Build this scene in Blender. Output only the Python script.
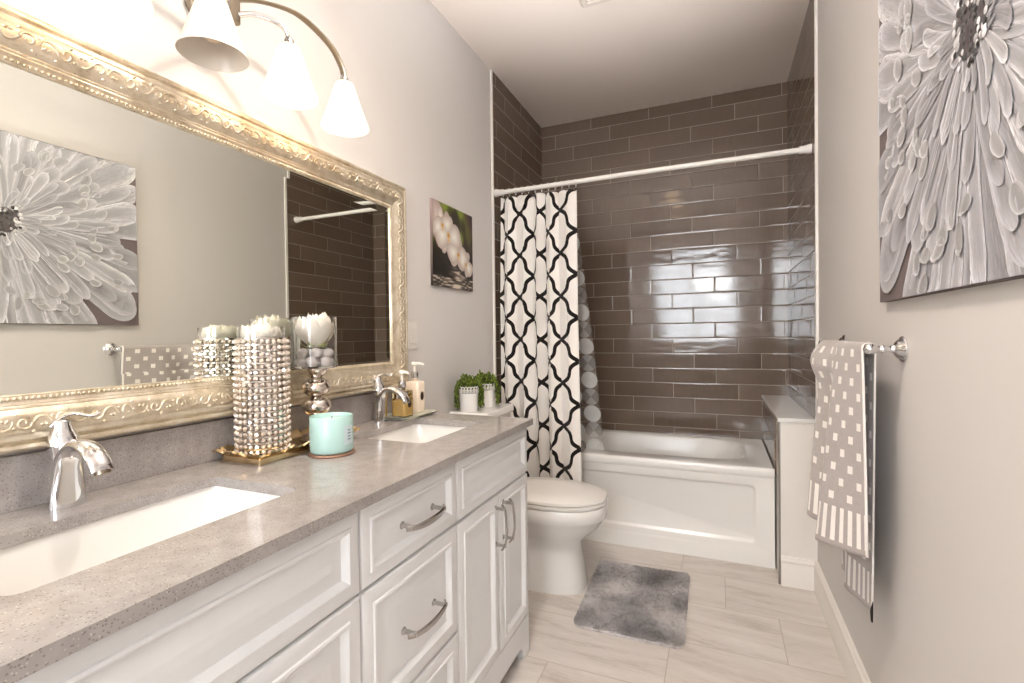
import bpy, bmesh, math, random
from mathutils import Vector, Matrix, noise
PI = math.pi
sin, cos = math.sin, math.cos
for o in list(bpy.data.objects):
    bpy.data.objects.remove(o)
SC = bpy.context.scene
COL = SC.collection

# ------------------------------------------------------------------ camera
def make_camera():
    yaw, pit, rol, f = 0.3998, -0.0135, -0.0124, 486.76
    fw = Vector((-sin(yaw)*cos(pit), cos(yaw)*cos(pit), sin(pit)))
    r = fw.cross(Vector((0, 0, 1))).normalized()
    u = r.cross(fw)
    c, s = cos(rol), sin(rol)
    r, u = c*r + s*u, -s*r + c*u
    cam = bpy.data.cameras.new('camera')
    cam.sensor_fit = 'HORIZONTAL'
    cam.sensor_width = 36.0
    cam.lens = 36.0*f/1024.0
    cam.clip_start = 0.02
    o = bpy.data.objects.new('camera', cam)
    m = Matrix((r, u, -fw)).transposed().to_4x4()
    m.translation = Vector((1.2148, 0.0, 1.1879))
    o.matrix_world = m
    COL.objects.link(o)
    SC.camera = o
make_camera()

# ------------------------------------------------------------------ world, daylight, exposure
SC.view_settings.view_transform = 'Standard'
SC.view_settings.look = 'None'
SC.view_settings.gamma = 1.0
SC.view_settings.use_curve_mapping = False
SC.view_settings.exposure = 0.8
world = bpy.data.worlds.new('sky')
SC.world = world
world.use_nodes = True
world.node_tree.nodes['Background'].inputs[0].default_value = (0.75, 0.88, 1.0, 1)
world.node_tree.nodes['Background'].inputs[1].default_value = 3.0

def area_light(name, loc, aim, sx, sy, power, color):
    l = bpy.data.lights.new(name, 'AREA')
    l.shape = 'RECTANGLE'
    l.size, l.size_y = sx, sy
    l.energy = power
    l.color = color
    o = bpy.data.objects.new(name, l)
    o.location = loc
    o.rotation_euler = (Vector(aim)-Vector(loc)).to_track_quat('-Z', 'Y').to_euler()
    COL.objects.link(o)
    return o
def point_fill(name, loc, power, color, radius):
    l = bpy.data.lights.new(name, 'POINT'); l.energy = power; l.color = color; l.shadow_soft_size = radius
    o = bpy.data.objects.new(name, l); o.location = loc; COL.objects.link(o)
W, H = 1.63, 2.736            # room width, ceiling height
YR, YB = -2.0, 3.48           # wall behind the camera, back wall of the alcove
YT = 2.741                    # front of the bathtub
YA = 2.56                     # where the alcove tile starts
# daylight through the window in the wall behind the camera
area_light('window_daylight', (0.85, YR-0.06, 1.75), (0.85, 3.0, 2.2), 1.16, 1.5, 36, (0.97, 0.98, 1.0))
# added bare point light behind the camera, lifts the ceiling and far end
point_fill('rear_fill', (1.15, -0.75, 1.95), 10, (1.0, 0.98, 0.96), 0.2)
def spot(name, loc, power, color, size=2.4, blend=0.8, radius=0.05):
    l = bpy.data.lights.new(name, 'SPOT')
    l.energy = power; l.color = color; l.spot_size = size; l.spot_blend = blend
    l.shadow_soft_size = radius
    o = bpy.data.objects.new(name, l); o.location = loc
    COL.objects.link(o)
    return o

# added spot aimed at the ceiling, standing in for a bounced flash
fl_ = spot('flash_stand_in', (1.0, 0.30, 0.75), 195, (0.95, 0.97, 1.0), math.radians(56), 1.0, 0.08)
fl_.rotation_euler = (Vector((0.88, 1.40, H))-Vector(fl_.location)).to_track_quat('-Z', 'Y').to_euler()

# ------------------------------------------------------------------ colour and material helpers
def lin(c):
    def f(v):
        v /= 255.0
        return v/12.92 if v <= 0.04045 else ((v+0.055)/1.055)**2.4
    return (f(c[0]), f(c[1]), f(c[2]), 1.0)

class NT:
    """a small node-tree builder"""
    def __init__(s, name):
        s.m = bpy.data.materials.new(name)
        s.m.use_nodes = True
        s.t = s.m.node_tree
        s.b = s.t.nodes['Principled BSDF']
        s.out = s.t.nodes['Material Output']
    def node(s, typ, **kw):
        n = s.t.nodes.new(typ)
        for k, v in kw.items():
            setattr(n, k, v)
        return n
    def link(s, a, b):
        s.t.links.new(a, b)
    def put(s, sock, v):
        if isinstance(v, bpy.types.NodeSocket):
            s.link(v, sock)
        elif v is not None:
            sock.default_value = v
    def math(s, op, a, b=None, c=None, clamp=False):
        n = s.node('ShaderNodeMath', operation=op, use_clamp=clamp)
        s.put(n.inputs[0], a)
        if b is not None: s.put(n.inputs[1], b)
        if c is not None: s.put(n.inputs[2], c)
        return n.outputs[0]
    def mix(s, f, a, b, mode='MIX'):
        n = s.node('ShaderNodeMix', data_type='RGBA', blend_type=mode)
        s.put(n.inputs[0], f); s.put(n.inputs[6], a); s.put(n.inputs[7], b)
        return n.outputs[2]
    def coord(s, which='Object'):
        return s.node('ShaderNodeTexCoord').outputs[which]
    def xyz(s, v):
        n = s.node('ShaderNodeSeparateXYZ'); s.link(v, n.inputs[0])
        return n.outputs[0], n.outputs[1], n.outputs[2]
    def vec(s, x, y, z):
        n = s.node('ShaderNodeCombineXYZ')
        s.put(n.inputs[0], x); s.put(n.inputs[1], y); s.put(n.inputs[2], z)
        return n.outputs[0]
    def noise(s, v, scale, detail=3.0, rough=0.5, dist=0.0):
        n = s.node('ShaderNodeTexNoise')
        s.put(n.inputs['Vector'], v)
        n.inputs['Scale'].default_value = scale
        n.inputs['Detail'].default_value = detail
        n.inputs['Roughness'].default_value = rough
        n.inputs['Distortion'].default_value = dist
        return n.outputs[0]
    def voronoi(s, v, scale, out='Distance', feature='F1'):
        n = s.node('ShaderNodeTexVoronoi', feature=feature)
        s.put(n.inputs['Vector'], v); n.inputs['Scale'].default_value = scale
        return n.outputs[out]
    def ramp(s, f, stops):
        n = s.node('ShaderNodeValToRGB')
        s.put(n.inputs[0], f)
        e = n.color_ramp.elements
        while len(e) < len(stops): e.new(0.5)
        for q, (p, c) in zip(e, stops):
            q.position = p
            q.color = c if len(c) == 4 else (*c, 1)
        return n.outputs[0]
    def bump(s, h, strength=0.3, dist=0.01):
        n = s.node('ShaderNodeBump')
        s.put(n.inputs['Height'], h)
        n.inputs['Strength'].default_value = strength
        n.inputs['Distance'].default_value = dist
        s.link(n.outputs[0], s.b.inputs['Normal'])
    def set(s, **kw):
        names = dict(color='Base Color', rough='Roughness', metal='Metallic', trans='Transmission Weight',
                     ior='IOR', coat='Coat Weight', coat_rough='Coat Roughness', sheen='Sheen Weight',
                     spec='Specular IOR Level', alpha='Alpha', sss='Subsurface Weight', emit='Emission Color',
                     emit_s='Emission Strength')
        for k, v in kw.items():
            s.put(s.b.inputs[names[k]], v)
        return s

def simple(name, rgb, rough=0.5, metal=0.0, **kw):
    t = NT(name)
    t.set(color=lin(rgb), rough=rough, metal=metal, **kw)
    return t.m

def wall_paint(name, rgb, rough=0.6):
    t = NT(name)
    c = t.coord()
    t.set(color=lin(rgb), rough=rough, spec=0.3)
    t.bump(t.noise(c, 240, 3), 0.06, 0.002)
    return t.m

def tile_mat(name, axis, j0):
    """4 x 16 inch glazed tiles in a one-third running bond; axis: the horizontal world axis"""
    t = NT(name)
    x, y, z = t.xyz(t.coord())
    h = x if axis == 'x' else y
    zr = t.math('DIVIDE', t.math('SUBTRACT', z, 2.558), 0.1005)
    row = t.math('FLOOR', zr)
    fz = t.math('SUBTRACT', zr, row)
    ur = t.math('DIVIDE', t.math('ADD', t.math('SUBTRACT', h, j0), t.math('MULTIPLY', row, 0.135)), 0.4025)
    colm = t.math('FLOOR', ur)
    fu = t.math('SUBTRACT', ur, colm)
    du = t.math('MULTIPLY', t.math('MINIMUM', fu, t.math('SUBTRACT', 1.0, fu)), 0.4025)
    dz = t.math('MULTIPLY', t.math('MINIMUM', fz, t.math('SUBTRACT', 1.0, fz)), 0.1005)
    d = t.math('MINIMUM', du, dz)
    grout = t.math('LESS_THAN', d, 0.0017)
    wn = t.node('ShaderNodeTexWhiteNoise', noise_dimensions='2D')
    t.link(t.vec(colm, row, 0.0), wn.inputs[0])
    wr, wg, wb = t.xyz(wn.outputs['Color'])
    cl = t.noise(t.vec(t.math('MULTIPLY', h, 5.0), z, 0.0), 9.0, 3)
    tone = t.ramp(t.math('ADD', t.math('MULTIPLY', wr, 0.6), t.math('MULTIPLY', cl, 0.4)),
                  [(0.15, lin((106, 90, 77))), (0.85, lin((124, 107, 93)))])
    t.set(color=t.mix(grout, tone, lin((176, 164, 150))),
          rough=t.math('ADD', t.math('MULTIPLY', grout, 0.6), 0.10), spec=0.66)
    # pillowed edges and a slightly different lie of every tile
    edge = t.math('MINIMUM', t.math('DIVIDE', d, 0.007), 1.0)
    edge = t.math('POWER', edge, 0.5)
    tilt = t.math('ADD', t.math('MULTIPLY', t.math('SUBTRACT', wg, 0.5), t.math('MULTIPLY', fz, 0.1005)),
                  t.math('MULTIPLY', t.math('SUBTRACT', wb, 0.5), t.math('MULTIPLY', fu, 0.4025)))
    hgt = t.math('ADD', t.math('MULTIPLY', edge, 0.0009), t.math('MULTIPLY', tilt, 0.022))
    hgt = t.math('ADD', hgt, t.math('MULTIPLY', t.noise(t.vec(t.math('MULTIPLY', h, 2.0), t.math('MULTIPLY', z, 6.0), 0.0), 3.0, 1), 0.0012))
    n = t.node('ShaderNodeBump'); n.inputs['Strength'].default_value = 1.0; n.inputs['Distance'].default_value = 1.0
    t.link(hgt, n.inputs['Height']); t.link(n.outputs[0], t.b.inputs['Normal'])
    return t.m

def floor_mat():
    t = NT('floor_stone_tile')
    x, y, z = t.xyz(t.coord())
    rr = t.math('DIVIDE', t.math('SUBTRACT', y, 1.66), 0.3)
    row = t.math('FLOOR', rr); fr = t.math('SUBTRACT', rr, row)
    uu = t.math('DIVIDE', t.math('ADD', t.math('SUBTRACT', x, 1.04), t.math('MULTIPLY', row, 0.2)), 0.6)
    cm = t.math('FLOOR', uu); fu = t.math('SUBTRACT', uu, cm)
    du = t.math('MULTIPLY', t.math('MINIMUM', fu, t.math('SUBTRACT', 1.0, fu)), 0.6)
    dr = t.math('MULTIPLY', t.math('MINIMUM', fr, t.math('SUBTRACT', 1.0, fr)), 0.3)
    d = t.math('MINIMUM', du, dr)
    grout = t.math('LESS_THAN', d, 0.0015)
    wn = t.node('ShaderNodeTexWhiteNoise', noise_dimensions='2D')
    t.link(t.vec(cm, row, 0.0), wn.inputs[0])
    wr, wg, wb = t.xyz(wn.outputs['Color'])
    # streaked stone running along each tile
    sx = t.math('ADD', t.math('MULTIPLY', x, 1.4), t.math('MULTIPLY', wg, 9.0))
    sy = t.math('ADD', t.math('MULTIPLY', y, 9.0), t.math('MULTIPLY', t.math('SUBTRACT', wb, 0.5), t.math('MULTIPLY', x, 3.0)))
    st = t.noise(t.vec(sx, sy, t.math('MULTIPLY', wr, 20.0)), 1.6, 5, 0.62, 0.5)
    fine = t.noise(t.vec(t.math('MULTIPLY', x, 3.0), t.math('MULTIPLY', y, 22.0), 0.0), 7.0, 4, 0.6)
    f = t.math('ADD', t.math('MULTIPLY', st, 0.7), t.math('MULTIPLY', fine, 0.3))
    c = t.ramp(f, [(0.34, lin((190, 180, 171))), (0.47, lin((217, 209, 202))), (0.66, lin((231, 225, 219)))])
    c = t.mix(t.math('MULTIPLY', wr, 0.18), c, lin((200, 189, 179)))
    t.set(color=t.mix(grout, c, lin((186, 176, 164))), rough=t.math('ADD', t.math('MULTIPLY', fine, 0.2), 0.28), spec=0.4)
    t.bump(t.math('ADD', t.math('MINIMUM', t.math('DIVIDE', d, 0.003), 1.0), t.math('MULTIPLY', fine, 0.15)), 0.25, 0.002)
    return t.m

def quartz_mat(name, base, rough=0.14):
    t = NT(name)
    c = t.coord()
    n1 = t.noise(c, 30, 4, 0.6)
    col = t.ramp(n1, [(0.3, lin(tuple(v-10 for v in base))), (0.7, lin(tuple(v+8 for v in base)))])
    v1 = t.voronoi(c, 270); k1 = t.voronoi(c, 270, 'Color')
    r1 = t.xyz(k1)[0]
    dark = t.math('MULTIPLY', t.math('LESS_THAN', v1, 0.34), t.math('GREATER_THAN', r1, 0.72))
    col = t.mix(t.math('MULTIPLY', dark, 0.6), col, lin((110, 102, 98)))
    v2 = t.voronoi(c, 260); r2 = t.xyz(t.voronoi(c, 260, 'Color'))[1]
    lite = t.math('MULTIPLY', t.math('LESS_THAN', v2, 0.26), t.math('GREATER_THAN', r2, 0.8))
    col = t.mix(t.math('MULTIPLY', lite, 0.5), col, lin((226, 220, 214)))
    t.set(color=col, rough=rough, spec=0.5)
    return t.m

def gilt_mat():
    t = NT('champagne_silver_leaf')
    c = t.coord()
    n = t.noise(c, 22, 6, 0.7)
    sp = t.noise(c, 140, 3, 0.7)
    col = t.ramp(n, [(0.3, lin((190, 174, 146))), (0.5, lin((222, 210, 188))), (0.7, lin((236, 228, 212)))])
    spot_m = t.math('GREATER_THAN', sp, 0.69)
    col = t.mix(t.math('MULTIPLY', spot_m, 0.7), col, lin((96, 74, 44)))
    t.set(color=col, rough=t.math('ADD', t.math('MULTIPLY', n, 0.25), 0.22), metal=0.62)
    t.bump(t.math('ADD', n, t.math('MULTIPLY', sp, 0.3)), 0.25, 0.004)
    return t.m

def cloth_towel_mat():
    """UV in metres: u across the towel, v along its length (0..1.26)"""
    t = NT('spotted_towelling')
    u, v, _ = t.xyz(t.coord('UV'))
    L = 1.26
    e = t.math('MINIMUM', v, t.math('SUBTRACT', L, v))      # distance from the nearer hem
    P = 0.070
    a = t.math('DIVIDE', u, P); b = t.math('DIVIDE', v, 0.038)
    rb = t.math('FLOOR', b)
    a2 = t.math('ADD', a, t.math('MULTIPLY', t.math('MODULO', rb, 2.0), 0.5))
    fa = t.math('ABSOLUTE', t.math('SUBTRACT', t.math('FRACT', a2), 0.5))
    fb = t.math('ABSOLUTE', t.math('SUBTRACT', t.math('FRACT', b), 0.5))
    dot = t.math('MULTIPLY', t.math('LESS_THAN', fa, 0.14), t.math('LESS_THAN', fb, 0.26))
    dot = t.math('MULTIPLY', dot, t.math('GREATER_THAN', e, 0.118))
    stripe = t.math('MULTIPLY', t.math('LESS_THAN', t.math('FRACT', t.math('DIVIDE', u, 0.030)), 0.5), t.math('LESS_THAN', e, 0.105))
    stripe = t.math('MULTIPLY', stripe, t.math('GREATER_THAN', e, 0.016))
    hem = t.math('LESS_THAN', t.math('MINIMUM', u, t.math('SUBTRACT', 0.50, u)), 0.011)
    white = t.math('MAXIMUM', t.math('MAXIMUM', dot, stripe), hem)
    geo = t.node('ShaderNodeNewGeometry')
    gray = t.mix(t.noise(t.coord('UV'), 90, 3), lin((168, 158, 153)), lin((186, 177, 172)))
    face = t.mix(white, gray, lin((242, 236, 230)))
    t.set(color=face, rough=0.95, sheen=0.3, spec=0.1)
    t.bump(t.noise(t.coord('UV'), 520, 2), 0.5, 0.003)
    return t.m

def curtain_mat():
    """black quatrefoil trellis on white; UV in metres"""
    t = NT('trellis_print_fabric')
    u, v, _ = t.xyz(t.coord('UV'))
    Pu, Pv = 0.25, 0.2405
    tv = t.math('FRACT', t.math('DIVIDE', v, Pv))
    tri = t.math('SUBTRACT', 1.0, t.math('ABSOLUTE', t.math('SUBTRACT', t.math('MULTIPLY', tv, 2.0), 1.0)))
    s = t.math('ADD', tri, t.math('MULTIPLY', t.math('SINE', t.math('MULTIPLY', tri, 2*PI)), 0.14))
    hw = t.math('MULTIPLY', s, Pu/2)
    fu = t.math('MULTIPLY', t.math('ABSOLUTE', t.math('SUBTRACT', t.math('FRACT', t.math('DIVIDE', u, Pu)), 0.5)), Pu)
    dist = t.math('ABSOLUTE', t.math('SUBTRACT', fu, hw))
    sl = t.math('ADD', 1.0, t.math('MULTIPLY', t.math('COSINE', t.math('MULTIPLY', tri, 2*PI)), 0.88))
    sl = t.math('MULTIPLY', sl, Pu/Pv)
    wd = t.math('MULTIPLY', t.math('SQRT', t.math('ADD', 1.0, t.math('MULTIPLY', sl, sl))), 0.0115)
    blk = t.math('LESS_THAN', dist, wd)
    weave = t.noise(t.coord('UV'), 300, 2)
    base = t.mix(weave, lin((236, 231, 224)), lin((246, 242, 237)))
    t.set(color=t.mix(blk, base, lin((26, 20, 18))), rough=0.8, spec=0.2, sheen=0.1)
    return t.m

def liner_mat():
    t = NT('clear_liner_with_circles')
    u, v, _ = t.xyz(t.coord('UV'))
    P = 0.1
    a = t.math('DIVIDE', u, P); b = t.math('DIVIDE', v, P)
    fa = t.math('SUBTRACT', t.math('FRACT', a), 0.5); fb = t.math('SUBTRACT', t.math('FRACT', b), 0.5)
    r = t.math('SQRT', t.math('ADD', t.math('MULTIPLY', fa, fa), t.math('MULTIPLY', fb, fb)))
    circ = t.math('LESS_THAN', r, 0.49)
    lens = t.math('LESS_THAN', t.math('ABSOLUTE', fa), t.math('MULTIPLY', t.math('ABSOLUTE', fb), 0.9))
    ck = t.math('MODULO', t.math('ADD', t.math('FLOOR', a), t.math('FLOOR', b)), 2.0)
    col = t.mix(t.math('ABSOLUTE', ck), lin((222, 222, 220)), lin((150, 146, 142)))
    col = t.mix(t.math('MULTIPLY', lens, 0.3), col, lin((240, 240, 238)))
    t.set(color=col, rough=0.25, alpha=t.math('ADD', t.math('MULTIPLY', circ, 0.50), 0.16))
    return t.m

def attr_mat(name, rough=0.6, bump=0.0, **kw):
    t = NT(name)
    a = t.node('ShaderNodeAttribute', attribute_name='Col')
    t.set(color=a.outputs['Color'], rough=rough, **kw)
    if bump:
        t.bump(t.noise(t.coord(), 60, 4, 0.7, 0.5), bump, 0.003)
    return t.m

def brushed_paint_mat():
    """impasto petals: painted greys with drag marks of the brush"""
    t = NT('impasto_paint')
    a = t.node('ShaderNodeAttribute', attribute_name='Col')
    u, v, _ = t.xyz(t.coord('UV'))
    n = t.noise(t.vec(t.math('MULTIPLY', u, 26.0), t.math('MULTIPLY', v, 3.0), t.math('MULTIPLY', v, 0.3)), 1.0, 5, 0.65, 0.8)
    f = t.math('MULTIPLY', t.math('SUBTRACT', n, 0.36), 5.0, clamp=True)
    c = t.mix(f, lin((176, 171, 173)), a.outputs['Color'])
    t.set(color=c, rough=0.5)
    t.bump(n, 0.5, 0.004)
    return t.m

def rug_mat():
    t = NT('grey_pile')
    c = t.coord()
    n = t.math('ADD', t.math('MULTIPLY', t.noise(c, 11, 6, 0.7, 1.2), 0.7), t.math('MULTIPLY', t.noise(c, 60, 3, 0.6), 0.3))
    col = t.ramp(n, [(0.36, lin((152, 146, 144))), (0.52, lin((204, 198, 196))), (0.72, lin((222, 217, 215)))])
    t.set(color=col, rough=0.95, sheen=0.35, spec=0.1)
    return t.m

def emis(name, rgb, strength, base=(240, 235, 225)):
    t = NT(name)
    t.set(color=lin(base), rough=0.4, emit=lin(rgb), emit_s=strength)
    return t.m

def glass_mat(name, rgb=(255, 255, 255), rough=0.0, ior=1.45):
    t = NT(name)
    t.set(color=lin(rgb), rough=rough, trans=1.0, ior=ior)
    return t.m

M = dict(
    left=wall_paint('warm_white_paint', (226, 222, 218)),
    right=wall_paint('warm_greige_paint', (218, 213, 209)),
    ceil=wall_paint('ceiling_paint', (243, 231, 221), 0.8),
    trim=simple('white_trim_paint', (238, 233, 226), 0.4),
    tile_back=tile_mat('brown_glazed_tile_back', 'x', 1.324),
    tile_side=tile_mat('brown_glazed_tile_side', 'y', 2.785),
    floor=floor_mat(),
    quartz=quartz_mat('speckled_quartz', (166, 160, 157)),
    white_quartz=simple('white_quartz', (232, 230, 226), 0.2),
    cab=simple('white_cabinet_lacquer', (232, 233, 234), 0.38),
    porcelain=simple('white_porcelain', (240, 238, 234), 0.07, spec=0.6),
    acrylic=simple('white_acrylic', (242, 239, 234), 0.2, spec=0.55),
    chrome=simple('chrome', (222, 222, 224), 0.06, 1.0),
    nickel=simple('satin_nickel', (186, 184, 182), 0.18, 1.0),
    dark_nickel=simple('aged_nickel', (138, 126, 110), 0.3, 1.0),
    gilt=gilt_mat(),
    mirror=simple('mirror_silver', (244, 246, 238), 0.0, 1.0),
    rod=simple('white_enamel', (240, 236, 230), 0.25),
    towel=cloth_towel_mat(),
    curtain=curtain_mat(),
    liner=liner_mat(),
    rug=rug_mat(),
    black=simple('black_fabric', (28, 26, 28), 0.8),
    shade=simple('frosted_white_glass', (240, 232, 222), 0.35, trans=0.0),
    glass=glass_mat('clear_glass'),
    rhine=simple('cut_crystal', (240, 228, 216), 0.06, 0.6, spec=0.9),
    silver=simple('mercury_silver', (226, 218, 210), 0.09, 1.0),
    tray_gold=simple('antique_gold', (222, 200, 160), 0.2, 1.0),
    petal=simple('ivory_petal', (246, 240, 226), 0.6, sss=0.0),
    petal_green=simple('pale_green_sepal', (186, 196, 110), 0.6),
    pebble=simple('white_pebble', (238, 232, 230), 0.35),
    mint=simple('mint_frosted_glass', (178, 212, 206), 0.25),
    wax=simple('candle_wax', (226, 238, 228), 0.5),
    copper=simple('copper_coaster', (176, 140, 120), 0.35, 0.6),
    lab_white=simple('paper_label', (206, 222, 226), 0.6),
    lab_grey=simple('label_ink', (120, 150, 160), 0.6),
    lab_dark=simple('dark_label', (52, 32, 28), 0.5),
    soap_amber=simple('amber_soap', (252, 214, 132), 0.12, trans=0.15, ior=1.35),
    soap_white=simple('ivory_lotion', (246, 230, 210), 0.15),
    pump=simple('pump_plastic', (244, 238, 228), 0.3),
    dish=simple('frosted_pale_glass', (214, 216, 198), 0.2, trans=0.25),
    pot=simple('white_metal_pot', (240, 237, 232), 0.35),
    soil=simple('potting_soil', (60, 48, 36), 0.9),
    leaf=attr_mat('leaf_green', 0.5),
    print_=attr_mat('printed_canvas', 0.45),
    canvas_edge=simple('canvas_side', (96, 84, 80), 0.8),
    paint=brushed_paint_mat(),
    paint_bg=simple('dark_ground_paint', (118, 106, 106), 0.6),
    plastic=simple('switch_plastic', (236, 232, 226), 0.35),
    vent=simple('vent_plastic', (226, 214, 204), 0.5),
    dark=simple('dark_gap', (30, 28, 26), 0.8),
    lit_shade=emis('lit_frosted_glass', (255, 236, 208), 0.56),
    lit_bulb=emis('lit_bulb', (255, 214, 160), 0.9),
    bulb=simple('unlit_bulb', (236, 214, 190), 0.2),
    lens=emis('lit_lens', (255, 214, 160), 30.0),
    pane=glass_mat('window_glass'),
)

# ------------------------------------------------------------------ object helpers
def root_of(o):
    while o.parent: o = o.parent
    return o

def thing(name, label, cat, loc=(0, 0, 0), group=None):
    o = bpy.data.objects.new(name, None)
    o.empty_display_size = 0.05
    o.location = loc
    COL.objects.link(o)
    o['label'] = label; o['category'] = cat
    if group: o['group'] = group
    return o

def tag(o, label, cat, group=None):
    o['label'] = label; o['category'] = cat
    if group: o['group'] = group
    return o

def obj(name, bm, mats, parent=None, smooth=40, bevel=0, bseg=2, base=None, subsurf=0, recalc=True):
    """bm in world coordinates; becomes ONE mesh object, local to its thing (or to base when top-level)"""
    if recalc:
        bmesh.ops.recalc_face_normals(bm, faces=bm.faces)
    org = Vector(root_of(parent).location) if parent else Vector(base or (0, 0, 0))
    me = bpy.data.meshes.new(name)
    bm.to_mesh(me); bm.free()
    me.transform(Matrix.Translation(-org))
    if not isinstance(mats, (list, tuple)): mats = [mats]
    for m in mats: me.materials.append(m)
    if smooth:
        me.shade_smooth()
        me.set_sharp_from_angle(angle=math.radians(smooth))
    o = bpy.data.objects.new(name, me)
    COL.objects.link(o)
    if parent: o.parent = parent
    else: o.location = org
    if bevel:
        b = o.modifiers.new('edge', 'BEVEL'); b.width = bevel; b.segments = bseg
        b.limit_method = 'ANGLE'; b.angle_limit = math.radians(40)
    if subsurf:
        s = o.modifiers.new('round', 'SUBSURF'); s.levels = subsurf; s.render_levels = subsurf
    return o

def struct(name, bm, mats, parent=None, **kw):
    o = obj(name, bm, mats, parent, **kw)
    if not parent: o['kind'] = 'structure'
    return o

def copy_tree(o, parent=None):
    c = o.copy()
    COL.objects.link(c)
    if parent: c.parent = parent
    for ch in list(o.children):
        copy_tree(ch, c)
    return c

def BM(): return bmesh.new()

def box(bm, x0, x1, y0, y1, z0, z1, mi=0):
    v = [bm.verts.new(p) for p in ((x0, y0, z0), (x1, y0, z0), (x1, y1, z0), (x0, y1, z0),
                                   (x0, y0, z1), (x1, y0, z1), (x1, y1, z1), (x0, y1, z1))]
    for q in ((0, 3, 2, 1), (4, 5, 6, 7), (0, 1, 5, 4), (1, 2, 6, 5), (2, 3, 7, 6), (3, 0, 4, 7)):
        f = bm.faces.new([v[i] for i in q]); f.material_index = mi
    return v

def loft(bm, rings, close=True, caps=(True, True), mi=0):
    """rings: lists of equally many points"""
    R = [[bm.verts.new(p) for p in r] for r in rings]
    n = len(R[0])
    for a, b in zip(R, R[1:]):
        for i in range(n if close else n-1):
            j = (i+1) % n
            f = bm.faces.new((a[i], a[j], b[j], b[i])); f.material_index = mi
    if caps[0]:
        f = bm.faces.new(R[0][::-1]); f.material_index = mi
    if caps[1]:
        f = bm.faces.new(R[-1]); f.material_index = mi
    return R

def frame_to(axis):
    a = Vector(axis).normalized()
    t = Vector((0, 0, 1)) if abs(a.z) < 0.9 else Vector((1, 0, 0))
    u = t.cross(a).normalized()
    return u, a.cross(u), a

def lathe(bm, prof, c, axis=(0, 0, 1), seg=32, mi=0, closed=False, squash=(1, 1)):
    """prof: (radius, height) along the axis from c; ends with radius 0 collapse to a point"""
    u, w, a = frame_to(axis)
    c = Vector(c)
    rings = []
    for r, h in prof:
        if r < 1e-6:
            rings.append([bm.verts.new(c + a*h)])
        else:
            rings.append([bm.verts.new(c + a*h + u*(r*squash[0]*cos(2*PI*i/seg)) + w*(r*squash[1]*sin(2*PI*i/seg))) for i in range(seg)])
    pairs = list(zip(rings, rings[1:]))
    if closed: pairs.append((rings[-1], rings[0]))
    for p, q in pairs:
        for i in range(seg):
            j = (i+1) % seg
            if len(p) == 1 and len(q) == 1: continue
            if len(p) == 1: f = bm.faces.new((p[0], q[j], q[i]))
            elif len(q) == 1: f = bm.faces.new((p[i], p[j], q[0]))
            else: f = bm.faces.new((p[i], p[j], q[j], q[i]))
            f.material_index = mi

def smooth_path(pts, n):
    """Catmull-Rom through pts (any dimension tuples)"""
    P = [Vector(p) for p in pts]
    out = []
    m = len(P)-1
    for k in range(n+1):
        t = k/n*m
        i = min(int(t), m-1); f = t-i
        p0 = P[max(i-1, 0)]; p1 = P[i]; p2 = P[i+1]; p3 = P[min(i+2, m)]
        out.append(0.5*((2*p1)+(p2-p0)*f+(2*p0-5*p1+4*p2-p3)*f*f+(3*p1-p0-3*p2+p3)*f**3))
    return out

def tube(bm, pts, rad, seg=10, mi=0, caps=True, flat=None, up=None):
    """sweep an ellipse along pts; rad number or list; flat=(a,b) multipliers along side / up"""
    P = [Vector(p) for p in pts]
    n = len(P)
    rings = []
    prev = None
    for i in range(n):
        d = (P[min(i+1, n-1)]-P[max(i-1, 0)])
        if d.length < 1e-9: d = Vector((0, 0, 1))
        d.normalize()
        if up is not None:
            side = d.cross(Vector(up))
            if side.length < 1e-4: side = prev or Vector((1, 0, 0))
            side.normalize()
        elif prev is None:
            side, _, _ = frame_to(d)
        else:
            side = prev - d*prev.dot(d)
            side.normalize()
        prev = side.copy()
        top = side.cross(d)
        r = rad[i] if isinstance(rad, (list, tuple)) else rad
        fl = flat[i] if isinstance(flat, list) else (flat or (1, 1))
        rings.append([P[i]+side*(r*fl[0]*cos(2*PI*k/seg))+top*(r*fl[1]*sin(2*PI*k/seg)) for k in range(seg)])
    loft(bm, rings, True, (caps, caps), mi)

def ball(bm, c, r, seg=12, rings=8, mi=0, sq=(1, 1, 1)):
    c = Vector(c)
    R = []
    for i in range(rings+1):
        th = PI*i/rings
        if i in (0, rings):
            R.append([bm.verts.new(c+Vector((0, 0, r*cos(th)*sq[2])))])
        else:
            R.append([bm.verts.new(c+Vector((r*sin(th)*cos(2*PI*k/seg)*sq[0], r*sin(th)*sin(2*PI*k/seg)*sq[1], r*cos(th)*sq[2]))) for k in range(seg)])
    for p, q in zip(R, R[1:]):
        for i in range(seg):
            j = (i+1) % seg
            if len(p) == 1: f = bm.faces.new((p[0], q[i], q[j]))
            elif len(q) == 1: f = bm.faces.new((p[i], q[0], p[j]))
            else: f = bm.faces.new((p[i], q[i], q[j], p[j]))
            f.material_index = mi

def rrect(x0, x1, y0, y1, r, z, seg=5):
    r = min(r, (x1-x0)/2-1e-4, (y1-y0)/2-1e-4)
    out = []
    for cx, cy, a0 in ((x1-r, y1-r, 0), (x0+r, y1-r, PI/2), (x0+r, y0+r, PI), (x1-r, y0+r, 1.5*PI)):
        for k in range(seg+1):
            a = a0+PI/2*k/seg
            out.append((cx+r*cos(a), cy+r*sin(a), z))
    return out

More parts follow.
